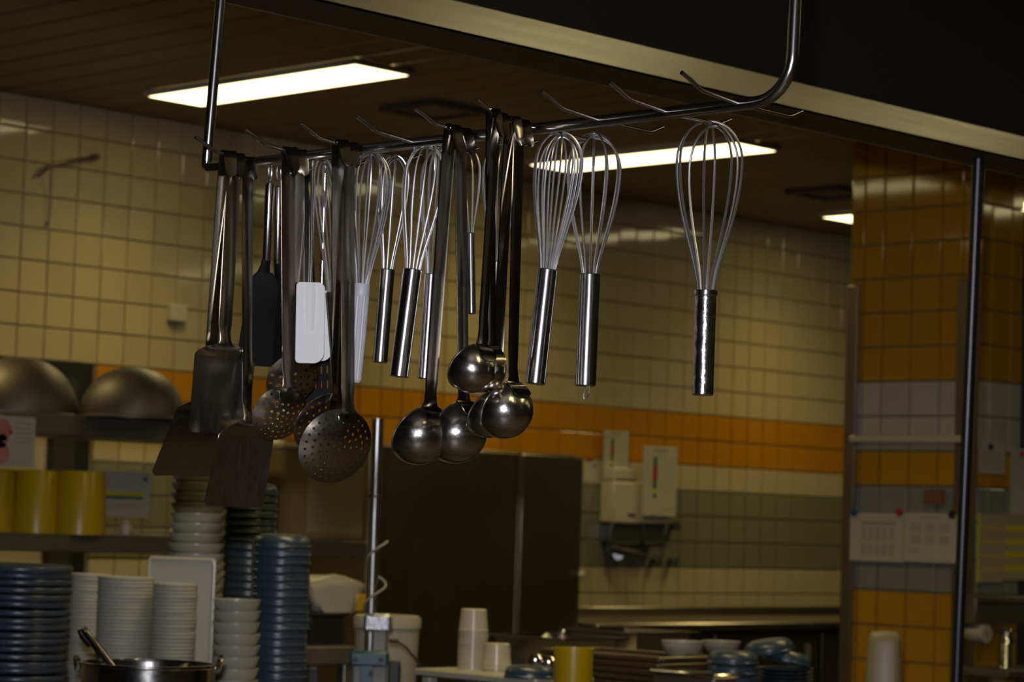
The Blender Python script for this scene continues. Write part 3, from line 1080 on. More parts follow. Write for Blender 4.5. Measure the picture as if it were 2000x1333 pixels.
# blue plates, far left
pr = [(0, 0), (.090, 0), (.118, .003), (.129, .005), (.131, .008), (.131, .015), (.129, .0185), (.116, .017), (.090, .006), (0, .006)]
me = MB().lathe(pr, 40).mesh('plate', M_BLUED)
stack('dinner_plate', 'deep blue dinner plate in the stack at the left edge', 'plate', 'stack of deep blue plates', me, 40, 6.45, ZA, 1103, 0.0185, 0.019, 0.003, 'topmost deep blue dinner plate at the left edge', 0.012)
# white disposable bowls, three nested stacks
for (px_, D, r, ty, lab, gl) in ((176, 6.75, .055, 1121, 'white disposable bowl in the stack beside the blue plates', 'left stack of white disposable bowls'),
                                 (246, 6.45, .0705, 1127, 'white disposable bowl in the wide middle stack behind the pot', 'wide stack of white disposable bowls'),
                                 (342, 6.40, .0555, 1140, 'white disposable bowl in the stack against the white tray', 'right stack of white disposable bowls')):
    hh = .012
    pr = [(0, 0), (r * .80, 0), (r * .965, hh * .26), (r * .995, hh * .32), (r, hh * .5), (r, hh * .85), (r * .985, hh), (r * .94, hh * .95), (r * .78, .0025), (0, .0025)]
    stack('disposable_bowl', lab, 'bowl', gl, MB().lathe(pr, 32).mesh('disposable_bowl', M_FOAM), px_, D, ZA, ty, 0.0092, hh, 0.0006, 'topmost ' + lab)
# white tray standing on edge
tp, tq = P(357, 1088, D=6.76), P(357, 1360, D=6.76)
tr = thing('serving_tray', 'white rounded tray standing upright behind the white stacks', 'tray', (tp.x, tp.y, ZA))
tr.rotation_euler = (0, 0, math.atan2(-RT.x * 0 + RT.y, RT.x))
hw_, ht_ = 66 * 6.76 / F, tp.z - ZA
out = []
for (cx_, cy_, a0) in ((hw_ - .012, .012, -PI / 2), (hw_ - .012, ht_ - .012, 0), (-hw_ + .012, ht_ - .012, PI / 2), (-hw_ + .012, .012, PI)):
    for i in range(6):
        a = a0 + PI / 2 * i / 5
        out.append((cx_ + .012 * math.cos(a), cy_ + .012 * math.sin(a)))
MB().plate(out, [], .05, lambda x, y: (Vector((x, 0, y)), Vector((0, -1, 0))), .012).build('board', M_WHITEW, tr)
ri = MB().tube([(p[0] * .96, -.008, p[1] * .97 + .004) for p in out], .004, 6, closed=True).build('rim', M_WHITEW, tr)
# white bowl stacks
stack('soup_bowl', 'white bowl in the tall stack behind the white tray', 'bowl', 'tall stack of white bowls', bowl_up(.077, .030, M_WHITEW, foot=.78), 390, 7.02, ZA, 925, 0.0285, .030, .001, 'topmost white bowl of the tall stack behind the turners')
stack('soup_bowl', 'white bowl in the low stack before the blue bowls', 'bowl', 'low stack of white bowls', bowl_up(.059, .036, M_WHITEW, foot=.74), 464, 6.35, ZA, 1172, 0.0285, .036, .001, 'topmost white bowl of the low stack before the blue bowls')
# blue bowl stacks, upside down
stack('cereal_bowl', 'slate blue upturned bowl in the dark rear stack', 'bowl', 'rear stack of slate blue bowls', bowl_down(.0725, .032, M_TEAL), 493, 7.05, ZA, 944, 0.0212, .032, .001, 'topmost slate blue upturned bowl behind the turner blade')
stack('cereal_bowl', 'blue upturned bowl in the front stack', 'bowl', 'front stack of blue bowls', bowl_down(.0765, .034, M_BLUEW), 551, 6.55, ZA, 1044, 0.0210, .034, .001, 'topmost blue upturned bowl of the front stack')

# steel pot with a ladle in it
pc = P(290, 1297, D=5.25)
pr_ = 133 * 5.25 / F
hp = pc.z - ZA
pot = thing('stock_pot', 'small steel pot with ear handles in front of white stacks', 'pot', (pc.x, pc.y, ZA))
MB().lathe([(0, 0), (pr_ - .012, 0), (pr_ - .004, .008), (pr_ - .004, hp - .006), (pr_ + .003, hp - .003), (pr_ + .003, hp + .002), (pr_ - .006, hp + .002), (pr_ - .008, hp - .006), (pr_ - .008, .012), (0, .006)], 48).build('body', M_CHROME, pot)
for s_ in (-1, 1):
    d_ = RT * s_
    b0 = d_ * (pr_ - .002)
    tg = Vector((-d_.y, d_.x, 0))
    MB().tube([b0 + tg * (.03 * math.cos(a)) + Vector((0, 0, hp - .012 + .028 * math.sin(a))) + d_ * (.004 + .008 * math.sin(a)) for a in [PI * i / 12 for i in range(13)]], .004, 8).build('ear_handle', M_CHROME, pot)
h0, h1 = P(166, 1236, D=5.3), P(212, 1294, D=5.28)
lp = thing('serving_spoon', 'dark steel spoon handle leaning out of the pot', 'spoon', tuple(h1))
dv = (h0 - h1)
MB().tube([dv * -1.2, dv * 0, dv * .6, dv * .97], [.007, .0085, .009, .0085], 10).build('handle', M_STRAP, lp)
MB().tube([dv * .96, dv * 1.0 + UP * .006, dv * 1.0 + UP * .004 - RT * .010, dv * .85 - RT * .012, dv * .55 - RT * .010], .0075, 10).build('handle_hook', M_STRAP, lp)
be_ = dv * -1.2
MB().lathe([(0, -.02), (.02, -.016), (.032, -.004), (.034, .004), (.030, .002), (.018, -.010), (0, -.014)], 24, T(be_)).build('spoon_bowl', M_STRAP, lp)

# ------------------------------------------------------------------ things on the shelves
pr = lambda r, h: [(0, 0), (r * .93, 0), (r * .95, .004), (r, h - .01), (r + .002, h - .006), (r + .002, h), (r - .003, h), (r * .92, .006), (0, .006)]


def upturned_tub(px_, r, ty, label, D=8.95):
    b = P(px_, ty, D=D)
    h = b.z - zl_
    rr = [(0, h), (r * .86, h), (r * .9, h - .006), (r, .004), (r, 0), (r - .004, 0), (r * .86, h - .008), (0, h - .006)]
    o = link('yellow_tub', MB().lathe(rr, 40).mesh('yellow_tub', M_YELL), None, (b.x, b.y, zl_))
    return tag(o, label, 'tub', 'yellow plastic tubs on the shelf')


upturned_tub(-20, .105, 916, 'yellow plastic tub cut off by the left picture edge')
upturned_tub(76, .086, 919, 'yellow plastic tub second from the left on the shelf')
upturned_tub(160, .092, 921, 'yellow plastic tub rightmost on the shelf beside the printed card')


def dome(px_, wpx, ty, label, D=9.05):
    b = P(px_, ty, D=D)
    r, h = wpx * D / F, b.z - zu
    prf = [(r - .006, 0), (r + .006, 0), (r + .006, .006), (r, .01)]
    for i in range(1, 13):
        a = PI / 2 * i / 12
        prf.append((r * (math.cos(a) ** .85), .01 + (h - .01) * math.sin(a) ** 1.12))
    prf[-1] = (0, h)
    prf += [(p[0] * .975, p[1] - .004) for p in prf[-2:3:-1]] + [(r - .01, .004)]
    o = link('mixing_bowl', MB().lathe(prf, 48).mesh('mixing_bowl', M_DOME), None, (b.x, b.y, zu))
    return tag(o, label, 'bowl', 'upturned metal bowls on the top shelf')


dome(40, 118, 698, 'large upturned dull metal bowl at the left picture edge')
dome(262, 103, 718, 'upturned dull metal bowl right of the larger one')


def sheet(name, label, cat, corners, plane, m, marks=(), off=(0, 0, 0), th=0.003, group=None, holder=None):
    """a flat printed sheet at its real place; corners = left, top, right, bottom in the picture, plane = dict for P"""
    l, t_, r_, b_ = corners
    ctr = P((l + r_) / 2, (t_ + b_) / 2, **plane)
    a, b = P(l, (t_ + b_) / 2, **plane), P(r_, (t_ + b_) / 2, **plane)
    wdt = (b - a).length
    hgt = (P((l + r_) / 2, t_, **plane) - P((l + r_) / 2, b_, **plane)).length
    xd = (b - a)
    rz = math.atan2(xd.y, xd.x)
    o = thing(name, label, cat, tuple(ctr + Vector(off)), group, rz=rz)
    MB().box((0, 0, 0), (wdt, th, hgt)).build('sheet', m, o)
    for i, (u0, v0, u1, v1, mm) in enumerate(marks):
        x0_, x1_ = (u0 - .5) * wdt, (u1 - .5) * wdt
        z0_, z1_ = (.5 - v1) * hgt, (.5 - v0) * hgt
        MB().box(((x0_ + x1_) / 2, -th / 2 - .0006, (z0_ + z1_) / 2), (x1_ - x0_, .0012, z1_ - z0_)).build('print', mm, o)
    o['w'], o['h'] = wdt, hgt
    return o


lines = lambda u0, u1, v0, v1, n, m, k=.45: [(u0, v0 + (v1 - v0) * i / n, u1 - (.1 * (u1 - u0) if i % 3 == 1 else 0), v0 + (v1 - v0) * (i + k) / n, m) for i in range(n)]
# poster hanging from the upper shelf edge
po = sheet('poster', 'poster with a pink figure hanging from the shelf edge', 'poster', (-34, 813, 68, 912), dict(Y=SY - 0.025), M_PAPER,
           lines(.62, .95, .12, .58, 5, M_LINK) + [(.50, .80, .84, .99, M_WHITEW), (.0, .80, .50, .99, M_LINK)])
fg_ = MB()
wq, hq = po['w'], po['h']
for (u, v, ru, rv) in ((.36, .28, .17, .23), (.36, .50, .11, .14), (.28, .74, .24, .24), (.53, .32, .035, .05)):
    ring = [((u - .5) * wq + ru * wq * math.cos(2 * PI * i / 24), -.0038, (.5 - v) * hq + rv * hq * math.sin(2 * PI * i / 24)) for i in range(24)]
    ring2 = [(p[0], -.0018, p[2]) for p in ring]
    fg_.add(ring + ring2, [tuple(range(23, -1, -1))] + [(i, (i + 1) % 24, 24 + (i + 1) % 24, 24 + i) for i in range(24)])
fg_.build('print', M_PINK, po)
# card on the wall above the shelf
sheet('printed_card', 'white card with a yellow and blue stripe beside the yellow tubs', 'sign', (196, 922, 293, 1010), dict(Y=SY + 0.30), M_PAPER,
      [(.05, .44, .86, .54, M_YINK), (.05, .54, .86, .61, M_BINK), (.85, .11, .93, .2, M_BINK)] + lines(.3, .6, .24, .36, 2, M_LINK) + lines(.1, .8, .72, .86, 2, M_LINK), off=(0, 0, 0))
b = P(245, 1046, Y=SY + 0.12)
o = thing('small_jar', 'little pale plastic jar standing below the printed card', 'jar', (b.x, b.y, zl_))
MB().lathe([(0, 0), (.022, 0), (.024, .004), (.024, .032), (.018, .042), (.0, .042)], 20).build('body', M_DISP, o)
MB().lathe([(0, .042), (.015, .042), (.017, .045), (.017, .054), (.014, .057), (0, .057)], 20).build('lid', M_CUP, o)
# beige storage tub with a label, right end of the lower shelf
a, b = P(548, 1045, Y=SY + 0.06), P(712, 1045, Y=SY + 0.06)
tb = thing('storage_tub', 'beige plastic storage tub with a paper label on the shelf', 'tub', ((a.x + b.x) / 2, SY + 0.17, zl_))
wt = b.x - a.x
ht = P(640, 872, Y=SY + 0.06).z - zl_
MB().box((0, 0, ht / 2), (wt, 0.22, ht), bev=.012).build('body', M_TUB, tb)
MB().box((0, 0, ht - .012), (wt + .012, 0.235, .024), bev=.006).build('lid', M_PAPERD, tb)
lb = MB().box((wt * .12, -.1125, ht * .44), (wt * .66, .002, ht * .72)).build('label', M_PAPERD, tb)
for i in range(6):
    for s_ in (-1, 1):
        MB().box((wt * (.12 + s_ * .15), -.1140, ht * (.22 + i * .085)), (wt * (.24 - .03 * (i % 3)), .001, ht * .025)).build('print', M_LINK, lb)

# white bag, black box, bucket
zc_ = c1.z
a, b = P(606, 1262, Y=6.2), P(656, 1262, Y=6.2)
bb = thing('black_crate', 'black plastic crate under the white bag', 'crate', ((a.x + b.x) / 2, 6.27, zc_))
hbx = P(630, 1197, Y=6.2).z - zc_
MB().box((0, 0, hbx / 2), (b.x - a.x + .04, .18, hbx), bev=.006).build('body', M_RUBBER, bb)
MB().box((0, 0, hbx - .006), (b.x - a.x + .055, .195, .012), bev=.004).build('rim', M_RUBBER, bb)
a, b = P(596, 1190, Y=6.2), P(722, 1190, Y=6.2)
bg = thing('plastic_bag', 'crumpled white plastic bag with a yellow patch behind the pole', 'bag', ((a.x + b.x) / 2, 6.28, zc_ + hbx))
hbg = P(650, 1128, Y=6.2).z - zc_ - hbx
v, f = [], []
n1, n2 = 28, 9
for j in range(n2 + 1):
    u = j / n2
    for i in range(n1):
        a_ = 2 * PI * i / n1
        sx = (b.x - a.x) / 2 * (.62 + .38 * math.sin(min(1, u * 1.35) * PI / 2))
        wob = 1 + .05 * math.sin(5 * a_ + 4 * u) + .03 * math.sin(11 * a_ + 9 * u)
        zz = hbg * u * (1 + .06 * math.sin(3 * a_) * u)
        k_ = 1.0 if u < .85 else 1 - (u - .85) * 2.2
        v.append((sx * math.copysign(abs(math.cos(a_)) ** .7, math.cos(a_)) * wob * k_, .10 * math.copysign(abs(math.sin(a_)) ** .7, math.sin(a_)) * wob * k_, zz))
for j in range(n2):
    for i in range(n1):
        k_ = (i + 1) % n1
        f.append((j * n1 + i, j * n1 + k_, (j + 1) * n1 + k_, (j + 1) * n1 + i))
f.append(tuple(range(n1 - 1, -1, -1)))
f.append(tuple(n2 * n1 + i for i in range(n1)))
MB().add(v, f).build('film', M_BAG, bg, angle=60)
MB().box(((b.x - a.x) * .30, -.108, hbg * .28), ((b.x - a.x) * .24, .012, hbg * .5), bev=.005).build('yellow_patch', M_YELL, bg)
bp_ = P(757, 1206, D=7.75)
bk = thing('white_bucket', 'white plastic bucket with a rim behind the taped box', 'bucket', (bp_.x, bp_.y, ZB))
r_, h_ = 66 * 7.75 / F, bp_.z - ZB
MB().lathe([(0, 0), (r_ * .84, 0), (r_ * .86, .006), (r_ * .955, h_ - .034), (r_, h_ - .032), (r_, h_ - .004), (r_ * .98, h_), (r_ * .93, h_), (r_ * .84, .01), (0, .01)], 40).build('body', M_BUCKET, bk)
MB().lathe([(0, h_ - .004), (r_ * .93, h_ - .004), (r_ * .97, h_ + .002), (r_ * .9, h_ + .006), (0, h_ + .004)], 40).build('lid', M_BUCKET, bk)
a = P(640, 1310, Y=6.04)
gb = thing('grey_canister', 'grey plastic canister below the cart edge', 'canister', (a.x, 6.25, 0.41))
zz = c1.z - .07 - 0.41
MB().box((0, 0, zz / 2), (.13, .2, zz), bev=.012).build('body', M_GREYB, gb)
MB().box((0, 0, zz - .005), (.12, .19, .012), bev=.004).build('lid', M_WHITEW, gb)

# aluminium pole with a taped box at its foot
D0 = 6.95
q0, q1 = P(738, 818, D=D0), P(722, 1275, D=D0)
dirp = (q1 - q0)
st = thing('pole_stand', 'upright aluminium pole with a taped teal control box at its foot', 'stand', (q1.x, q1.y, ZB))
o0 = Vector((q1.x, q1.y, ZB))
end = q0 + dirp * ((q0.z - ZB - .01) / (q0.z - q1.z))
MB().tube([q0 - o0, q0 + (end - q0) * .33 - o0, end - o0], 0.0165, 20).build('pole', M_ALU, st)
MB().tube([q0 + dirp * .325 - o0, q0 + dirp * .338 - o0], .0195, 20).build('joint_ring', M_GUARD, st)
MB().lathe([(0, 0), (.06, 0), (.06, .008), (.03, .012), (0, .012)], 24, T(end - o0 - Vector((0, 0, .01)))).build('base', M_GUARD, st)
zrot = math.atan2(RT.y, RT.x)
Mz = Matrix.Rotation(zrot, 4, 'Z')


def local_box(px_, py_, wpx, hpx, dpt, D, name, m, parent, bev=.004):
    c = P(px_, py_, D=D) - o0
    return MB().box((0, 0, 0), (wpx * D / F, dpt, hpx * D / F), T(c) @ Mz, bev=bev).build(name, m, parent)


tpw = local_box(738, 1217, 54, 36, .052, D0, 'tape_wrap', M_TAPE, st, .008)
local_box(742, 1252, 28, 46, .05, D0, 'connector_block', M_GREYB, st)
bx2 = local_box(722, 1345, 72, 105, .06, D0 - .035, 'control_box', M_GREYB, st, .008)
local_box(722, 1287, 74, 30, .064, D0 - .035, 'box_lid', M_TEALB, bx2, .006)
for px_ in (694, 744):
    local_box(px_, 1290, 8, 9, .006, D0 - .069, 'screw', M_RUBBER, bx2, .001)
local_box(716, 1318, 26, 34, .004, D0 - .067, 'display', M_TEALB, bx2, .001)
local_box(724, 1316, 7, 12, .006, D0 - .069, 'knob', M_RUBBER, bx2, .001)
local_box(770, 1325, 22, 66, .04, D0 - .01, 'power_pack', M_RUBBER, st)
hel = []
for i in range(60):
    t_ = i / 59
    c = P(734 - 9 * t_, 1058 + 140 * t_, D=D0) - o0
    a_ = 0.4 + t_ * 2 * PI * 1.55
    rr = .022 + .014 * max(0, math.cos(a_ - .3))
    hel.append(c + RT * (rr * math.cos(a_)) - FWH * (rr * math.sin(a_)))
MB().tube(hel, .0035, 7).build('spiral_cable', M_CABLE, st)
cb = [P(x_, y_, D=D0 - .02) - o0 for (x_, y_) in ((759, 1252), (775, 1253), (792, 1264), (810, 1285), (826, 1310), (838, 1335), (848, 1370))]
MB().tube(cb, .0033, 8).build('power_cord', M_RUBBER, st)
MB().tube([cb[0], cb[1] + (cb[1] - cb[0]) * .2], .006, 10).build('plug', M_RUBBER, st)

# plastic cups on the ledge
r_ = 29 * 6.6 / F
cup = MB().lathe([(r_ - .002, 0), (r_ + .001, 0), (r_ + .001, .004), (r_ * .985, .005), (r_ * .86, .056), (r_ * .80, .058), (0, .058), (0, .056), (r_ * .78, .055), (r_ * .95, .004), (r_ - .002, 0)], 32).mesh('plastic_cup', M_CUP)
stack('plastic_cup', 'translucent plastic cup in the tall upturned stack', 'cup', 'tall stack of plastic cups', cup, 926, 6.62, ZL, 1190, 0.0085, .058, .0004, 'topmost translucent plastic cup of the tall upturned stack')
stack('plastic_cup', 'translucent plastic cup in the short stack right of the tall one', 'cup', 'short stack of plastic cups', cup, 971, 6.55, ZL, 1257, 0.0085, .058, .0006)
b = P(1035, 1310, D=6.35)
put('cereal_bowl', 'blue upturned bowl on the ledge before the yellow tub', 'bowl', None, bowl_down(50 * 6.35 / F, .030, M_BLUEW), (b.x, b.y, ZL))
# yellow tub
b = P(1121, 1266, D=6.2)
r_, h_ = 39 * 6.2 / F, b.z - ZB
o = link('yellow_tub', MB().lathe([(0, 0), (r_ * .9, 0), (r_ * .92, .004), (r_, h_), (r_ - .004, h_), (r_ * .88, .008), (0, .008)], 40).mesh('yellow_tub', M_YELL), None, (b.x, b.y, ZB))
tag(o, 'yellow plastic tub standing on the table before the steel pans', 'tub')


# steel pans and trays
def pan(label, px_, py_, D, sx, sy, dp, rz, z0, things=False):
    b = P(px_, py_, D=D)
    h = b.z - z0
    o = thing('steel_pan', label, 'pan', (b.x, b.y, z0), 'steel food pans on the table', rz=rz)
    t = .002
    v = []
    ring = [(1.0, h), (1.0, h - .004), (.93, h - .005), (.93, h), (.88, h - dp), ]
    hx, hy = sx / 2, sy / 2
    levels = [(hx, hy, h - .006), (hx, hy, h), (hx - .025, hy - .025, h), (hx - .045, hy - .045, h - dp), (hx - .047, hy - .047, h - dp - t), (hx - .028, hy - .028, h - .006)]
    for (a, b2, z) in levels:
        v += [(-a, -b2, z), (a, -b2, z), (a, b2, z), (-a, b2, z)]
    f = []
    for i in range(len(levels)):
        j = (i + 1) % len(levels)
        for k in range(4):
            l = (k + 1) % 4
            if i in (3,):
                continue
            f.append((i * 4 + k, i * 4 + l, j * 4 + l, j * 4 + k))
    f.append((12, 13, 14, 15))
    f.append((19, 18, 17, 16))
    MB().add(v, f).build('pan', M_CHROME, o, smooth=False)
    MB().box((0, 0, (h - dp) / 2), (sx - .12, sy - .12, h - dp - .004)).build('base_block', M_DSTEEL, o)
    return o


p1 = pan('shallow steel pan with a red lidded jar behind the yellow tub', 1085, 1242, 8.1, .30, .36, .07, 0.0, ZB)
pan('shallow steel pan farther back below the wall dispensers', 1232, 1231, 8.75, .34, .36, .06, 0.0, ZB)
b = P(1098, 1240, D=8.1)
jr = thing('spice_jar', 'small jar with a red band standing in the steel pan', 'jar', (b.x, b.y, b.z - .068))
MB().lathe([(0, 0), (.016, 0), (.017, .003), (.017, .05), (.012, .06), (0, .06)], 20).build('body', M_CUP, jr)
MB().lathe([(.0172, .038), (.0182, .04), (.0182, .056), (.0172, .058)], 20).build('band', M_RED, jr)
MB().lathe([(0, .060), (.012, .06), (.012, .078), (.008, .083), (0, .083)], 20).build('lid', M_CHROME, jr)
# steel shakers on the table in front of the pans
for i, (px_, py_) in enumerate(((1046, 1278), (1072, 1282))):
    b = P(px_, py_, D=7.2)
    o = thing('shaker', ('left' if i == 0 else 'right') + ' small steel shaker before the pans', 'shaker', (b.x, b.y, ZB), 'steel shakers on the table')
    hh = b.z - ZB
    MB().lathe([(0, 0), (.026, 0), (.026, hh - .03), (.023, hh - .027)], 24).build('body', M_CHROME, o)
    MB().lathe([(.027, hh - .030), (.028, hh - .028), (.026, hh - .012), (.014, hh - .001), (0, hh)], 24).build('lid', M_CHROME, o)
# stack of flat trays
tm = MB()
sx, sy = .27, .46
tm.box((0, 0, .002), (sx - .03, sy - .03, .004))
for a in (-1, 1):
    tm.box((a * (sx / 2 - .009), 0, .008), (.018, sy, .016), bev=.003)
    tm.box((0, a * (sy / 2 - .009), .008), (sx - .036, .018, .016), bev=.003)
tme = tm.mesh('baking_tray', M_TRAY)
b = P(1226, 1274, D=7.35)
n = int((b.z - ZB) / .0175)
for i in range(n):
    put('baking_tray', 'topmost steel baking tray of the stack beside the yellow tub' if i == n - 1 else 'steel baking tray in the stack beside the yellow tub, ' + ordinal(n - i) + ' from the top', 'tray', 'stack of steel baking trays', tme,
        (b.x + random.gauss(0, .002), b.y + random.gauss(0, .002), ZB + i * (b.z - ZB - .016) / (n - 1)), random.gauss(0, .008))

# bowls at the right end of the table
bw = bowl_up(41 * 7.4 / F, .058, M_WHITEW, foot=.45)
bw2 = bowl_up(38 * 7.6 / F, .045, M_WHITEW, foot=.45)
bd = bowl_down(48 * 7.4 / F, .034, M_BLUEW)


def blue_base(px_, py_, D, lab, grp, r=50):
    b = P(px_, py_, D=D)
    n = max(2, int((b.z - ZB - .034) / .024))
    sp = (b.z - ZB - .034) / (n - 1)
    for i in range(n):
        put('cereal_bowl', lab + ', ' + ordinal(n - i) + ' from the top' if i < n - 1 else 'topmost ' + lab, 'bowl', grp, bd, (b.x, b.y, ZB + i * sp))
    return b


b = blue_base(1332, 1292, 7.4, 'blue upturned bowl below the left white bowl', 'blue bowls under the left white bowl')
put('soup_bowl', 'left white bowl standing on upturned blue bowls', 'bowl', None, bw, (b.x, b.y, b.z))
b = blue_base(1408, 1282, 7.75, 'blue upturned bowl below the rear white bowl', 'blue bowls under the rear white bowl')
put('soup_bowl', 'rear white bowl standing behind the left white bowl', 'bowl', None, bw2, (b.x, b.y, b.z))
b = blue_base(1432, 1272, 7.05, 'blue upturned bowl in the middle right pile', 'blue bowls in the middle right pile')
bt = bowl_up(52 * 7.1 / F, .032, M_BLUEW, foot=.6)
b = P(1530, 1330, D=7.25)
pl = [(0, 0), (.06, 0), (.075, .006), (.085, .010), (.086, .012), (.074, .011), (.06, .004), (0, .004)]
plm = MB().lathe(pl, 36).mesh('saucer', M_BLUEW)
n = int((P(1525, 1300, D=7.25).z - ZB) / .0105)
for i in range(n):
    put('saucer', 'grey blue saucer in the ridged stack at the right, ' + ordinal(n - i) + ' from the top' if i < n - 1 else 'topmost grey blue saucer of the ridged stack at the right', 'saucer', 'ridged stack of grey blue saucers', plm, (b.x, b.y, ZB + i * .0105))
zt = ZB + n * .0105
put('cereal_bowl', 'blue bowl lying tilted on top of the ridged saucer stack', 'bowl', None, bd, (b.x + .01, b.y, zt + .016), 0.0, (0.10, 0.20))
put('cereal_bowl', 'blue bowl leaning left on the ridged saucer stack', 'bowl', None, bd, (b.x - .03, b.y + .03, zt + .046), 0.0, (-0.08, -0.15))
b = P(1357, 1312, D=7.0)
fl_ = thing('polished_tray', 'polished steel tray edge gleaming below the left white bowl', 'tray', (b.x, b.y, ZB))
hh = b.z - ZB
MB().box((0, 0, hh - .006), (.12, .24, .012), bev=.004).build('rim', M_CHROME, fl_)
MB().box((0, 0, (hh - .012) / 2), (.10, .22, hh - .012), bev=.004).build('body', M_DSTEEL, fl_)

# cream bottle at the right
b = P(1728, 1234, D=7.0)
bo = thing('cream_canister', 'tall cream plastic canister in front of the tiled pier', 'canister', (b.x, b.y, ZB), rz=0.6)
hh = b.z - ZB
v, f = [], []
lv = [(.056, 0), (.058, .01), (.052, hh * .55), (.046, hh - .03), (.042, hh - .010), (.034, hh - .001), (.020, hh)]
for (r, z) in lv:
    for i in range(24):
        a = 2 * PI * i / 24
        c_, s_ = math.cos(a), math.sin(a)
        v.append((r * math.copysign(abs(c_) ** .45, c_), r * math.copysign(abs(s_) ** .45, s_), z))
for j in range(len(lv) - 1):
    for i in range(24):
        k = (i + 1) % 24
        f.append((j * 24 + i, j * 24 + k, (j + 1) * 24 + k, (j + 1) * 24 + i))
f.append(tuple(range(23, -1, -1)))
f.append(tuple((len(lv) - 1) * 24 + i for i in range(24)))
MB().add(v, f).build('body', M_CANI, bo)
MB().lathe([(.0, .002), (.019, .002), (.020, -.0005)][::-1], 20, T((0, 0, hh))).build('cap', M_CANI, bo)

# ------------------------------------------------------------------ on the back wall
WF = WY - 0.002


def wall_box(px_, py_, wpx, hpx, dpt, name, m, parent, org, bev=.006, push=0.0):
    a, b = P(px_ - wpx / 2, py_, Y=WF), P(px_ + wpx / 2, py_, Y=WF)
    t_, u_ = P(px_, py_ - hpx / 2, Y=WF), P(px_, py_ + hpx / 2, Y=WF)
    c = Vector(((a.x + b.x) / 2, WF - dpt / 2 - push, (t_.z + u_.z) / 2)) - Vector(org)
    return MB().box(tuple(c), (b.x - a.x, dpt, t_.z - u_.z), bev=bev).build(name, m, parent)


for (px_, wp, lab, lm, lw) in ((1203, 66, 'left cream wall dispenser with purple logo beside the fridge', M_PURP, 16), (1256, 50, 'right cream wall dispenser with green lettering under the chart', M_GINK, 6)):
    org = P(px_, 960, Y=WF)
    d_ = thing('soap_dispenser', lab, 'dispenser', tuple(org), 'wall dispensers')
    bd_ = wall_box(px_, 982, wp, 82, .11, 'body', M_DISP, d_, org, .012)
    wall_box(px_ - 2, 1042, wp - 8, 38, .09, 'tinted_base', M_TINT, d_, org, .006)
    if lm is M_PURP:
        wall_box(px_ + 2, 1006, 15, 8, .003, 'logo', lm, bd_, org, .001, push=.11)
    else:
        for i in range(6):
            wall_box(px_ - 14 + i * 6.2, 1008, 4, 7, .003, 'lettering', lm, bd_, org, .0005, push=.11)
    wall_box(px_ - 3, 1064, wp - 14, 9, .10, 'push_bar', M_RUBBER, d_, org, .004)
org = P(1203, 925, Y=WF)
d_ = thing('towel_box', 'small cream box mounted above the wall dispensers', 'box', tuple(org))
wall_box(1200, 927, 44, 26, .09, 'body', M_DISP, d_, org, .012)
wall_box(1200, 938, 36, 4, .095, 'slot', M_GUARD, d_, org, .001)
org = P(1158, 925, Y=WF)
d_ = thing('paper_notice', 'small notice with a red corner between fridge and wall chart', 'notice', tuple(org))
wall_box(1156, 920, 32, 44, .004, 'sheet', M_PAPER, d_, org, 0)
wall_box(1150, 899, 14, 6, .006, 'print', M_RINK, d_, org, 0)
wall_box(1160, 911, 6, 6, .006, 'print', M_INK, d_, org, 0)
for nm, (l, t_, r_, b_), lab in (('wall_chart', (1179, 842, 1226, 938), 'small colour scale chart mounted high above the dispensers'), ('wall_chart', (1256, 872, 1321, 1008), 'large colour scale chart overlapping the right dispenser')):
    big = r_ - l > 50
    o = sheet(nm, lab, 'chart', (l, t_, r_, b_), dict(Y=WF - (.135 if big else .03)), M_PAPER, [
        (.29, .16, .41, .28, M_GINK), (.28, .28, .42, .50, M_RINK), (.29, .50, .41, .62, M_GINK), (.28, .62, .42, .68, M_YINK), (.30, .68, .40, .75, M_BINK),
        (.02, .145, .98, .155, M_LINK), (.3, .05, .7, .075, M_INK), (.38, .09, .62, .11, M_LINK)] + lines(.52, .95, .2, .72, 8, M_LINK, .18) + lines(.04, .2, .2, .6, 6, M_LINK, .2) + lines(.55, .95, .88, .95, 2, M_LINK, .3), group='colour scale charts')
# hose reel and pipe stubs
org = P(1215, 1080, Y=WF)
d_ = thing('wall_tap', 'dark wall tap with sprung hose below the dispensers', 'tap', tuple(org))
pts = [P(x_, y_, Y=WF - q) - org for (x_, y_, q) in ((1185, 1064, .04), (1196, 1072, .10), (1215, 1078, .14), (1240, 1082, .16), (1262, 1088, .18))]
MB().tube(pts, [.022, .024, .024, .02, .012], 12).build('spout', M_RUBBER, d_)
MB().tube([P(1192, 1074, Y=WF) - org, P(1192, 1074, Y=WF - .1) - org], .026, 14).build('mount', M_RUBBER, d_)
MB().tube([P(1208, 1084, Y=WF) - org, P(1208, 1084, Y=WF - .06) - org], .03, 14).build('valve', M_TINT, d_)
for (px_, py_, lab) in ((1281, 1026, 'upper left'), (1310, 1028, 'upper right'), (1273, 1097, 'lower left'), (1307, 1097, 'lower right')):
    org = P(px_, py_, Y=WF)
    d_ = thing('shutoff_valve', lab + ' dark round valve knob on the wall under the chart', 'valve', tuple(org), 'dark wall valves')
    Mr = Matrix.Rotation(PI / 2, 4, 'X')
    MB().lathe([(0, 0), (.016, 0), (.016, .03), (.026, .034), (.028, .05), (.022, .058), (0, .06)], 20, Mr).build('knob', M_TINT, d_)
    MB().lathe([(0, 0), (.024, 0), (.022, .006), (0, .008)], 20, Mr).build('rosette', M_GUARD, d_)
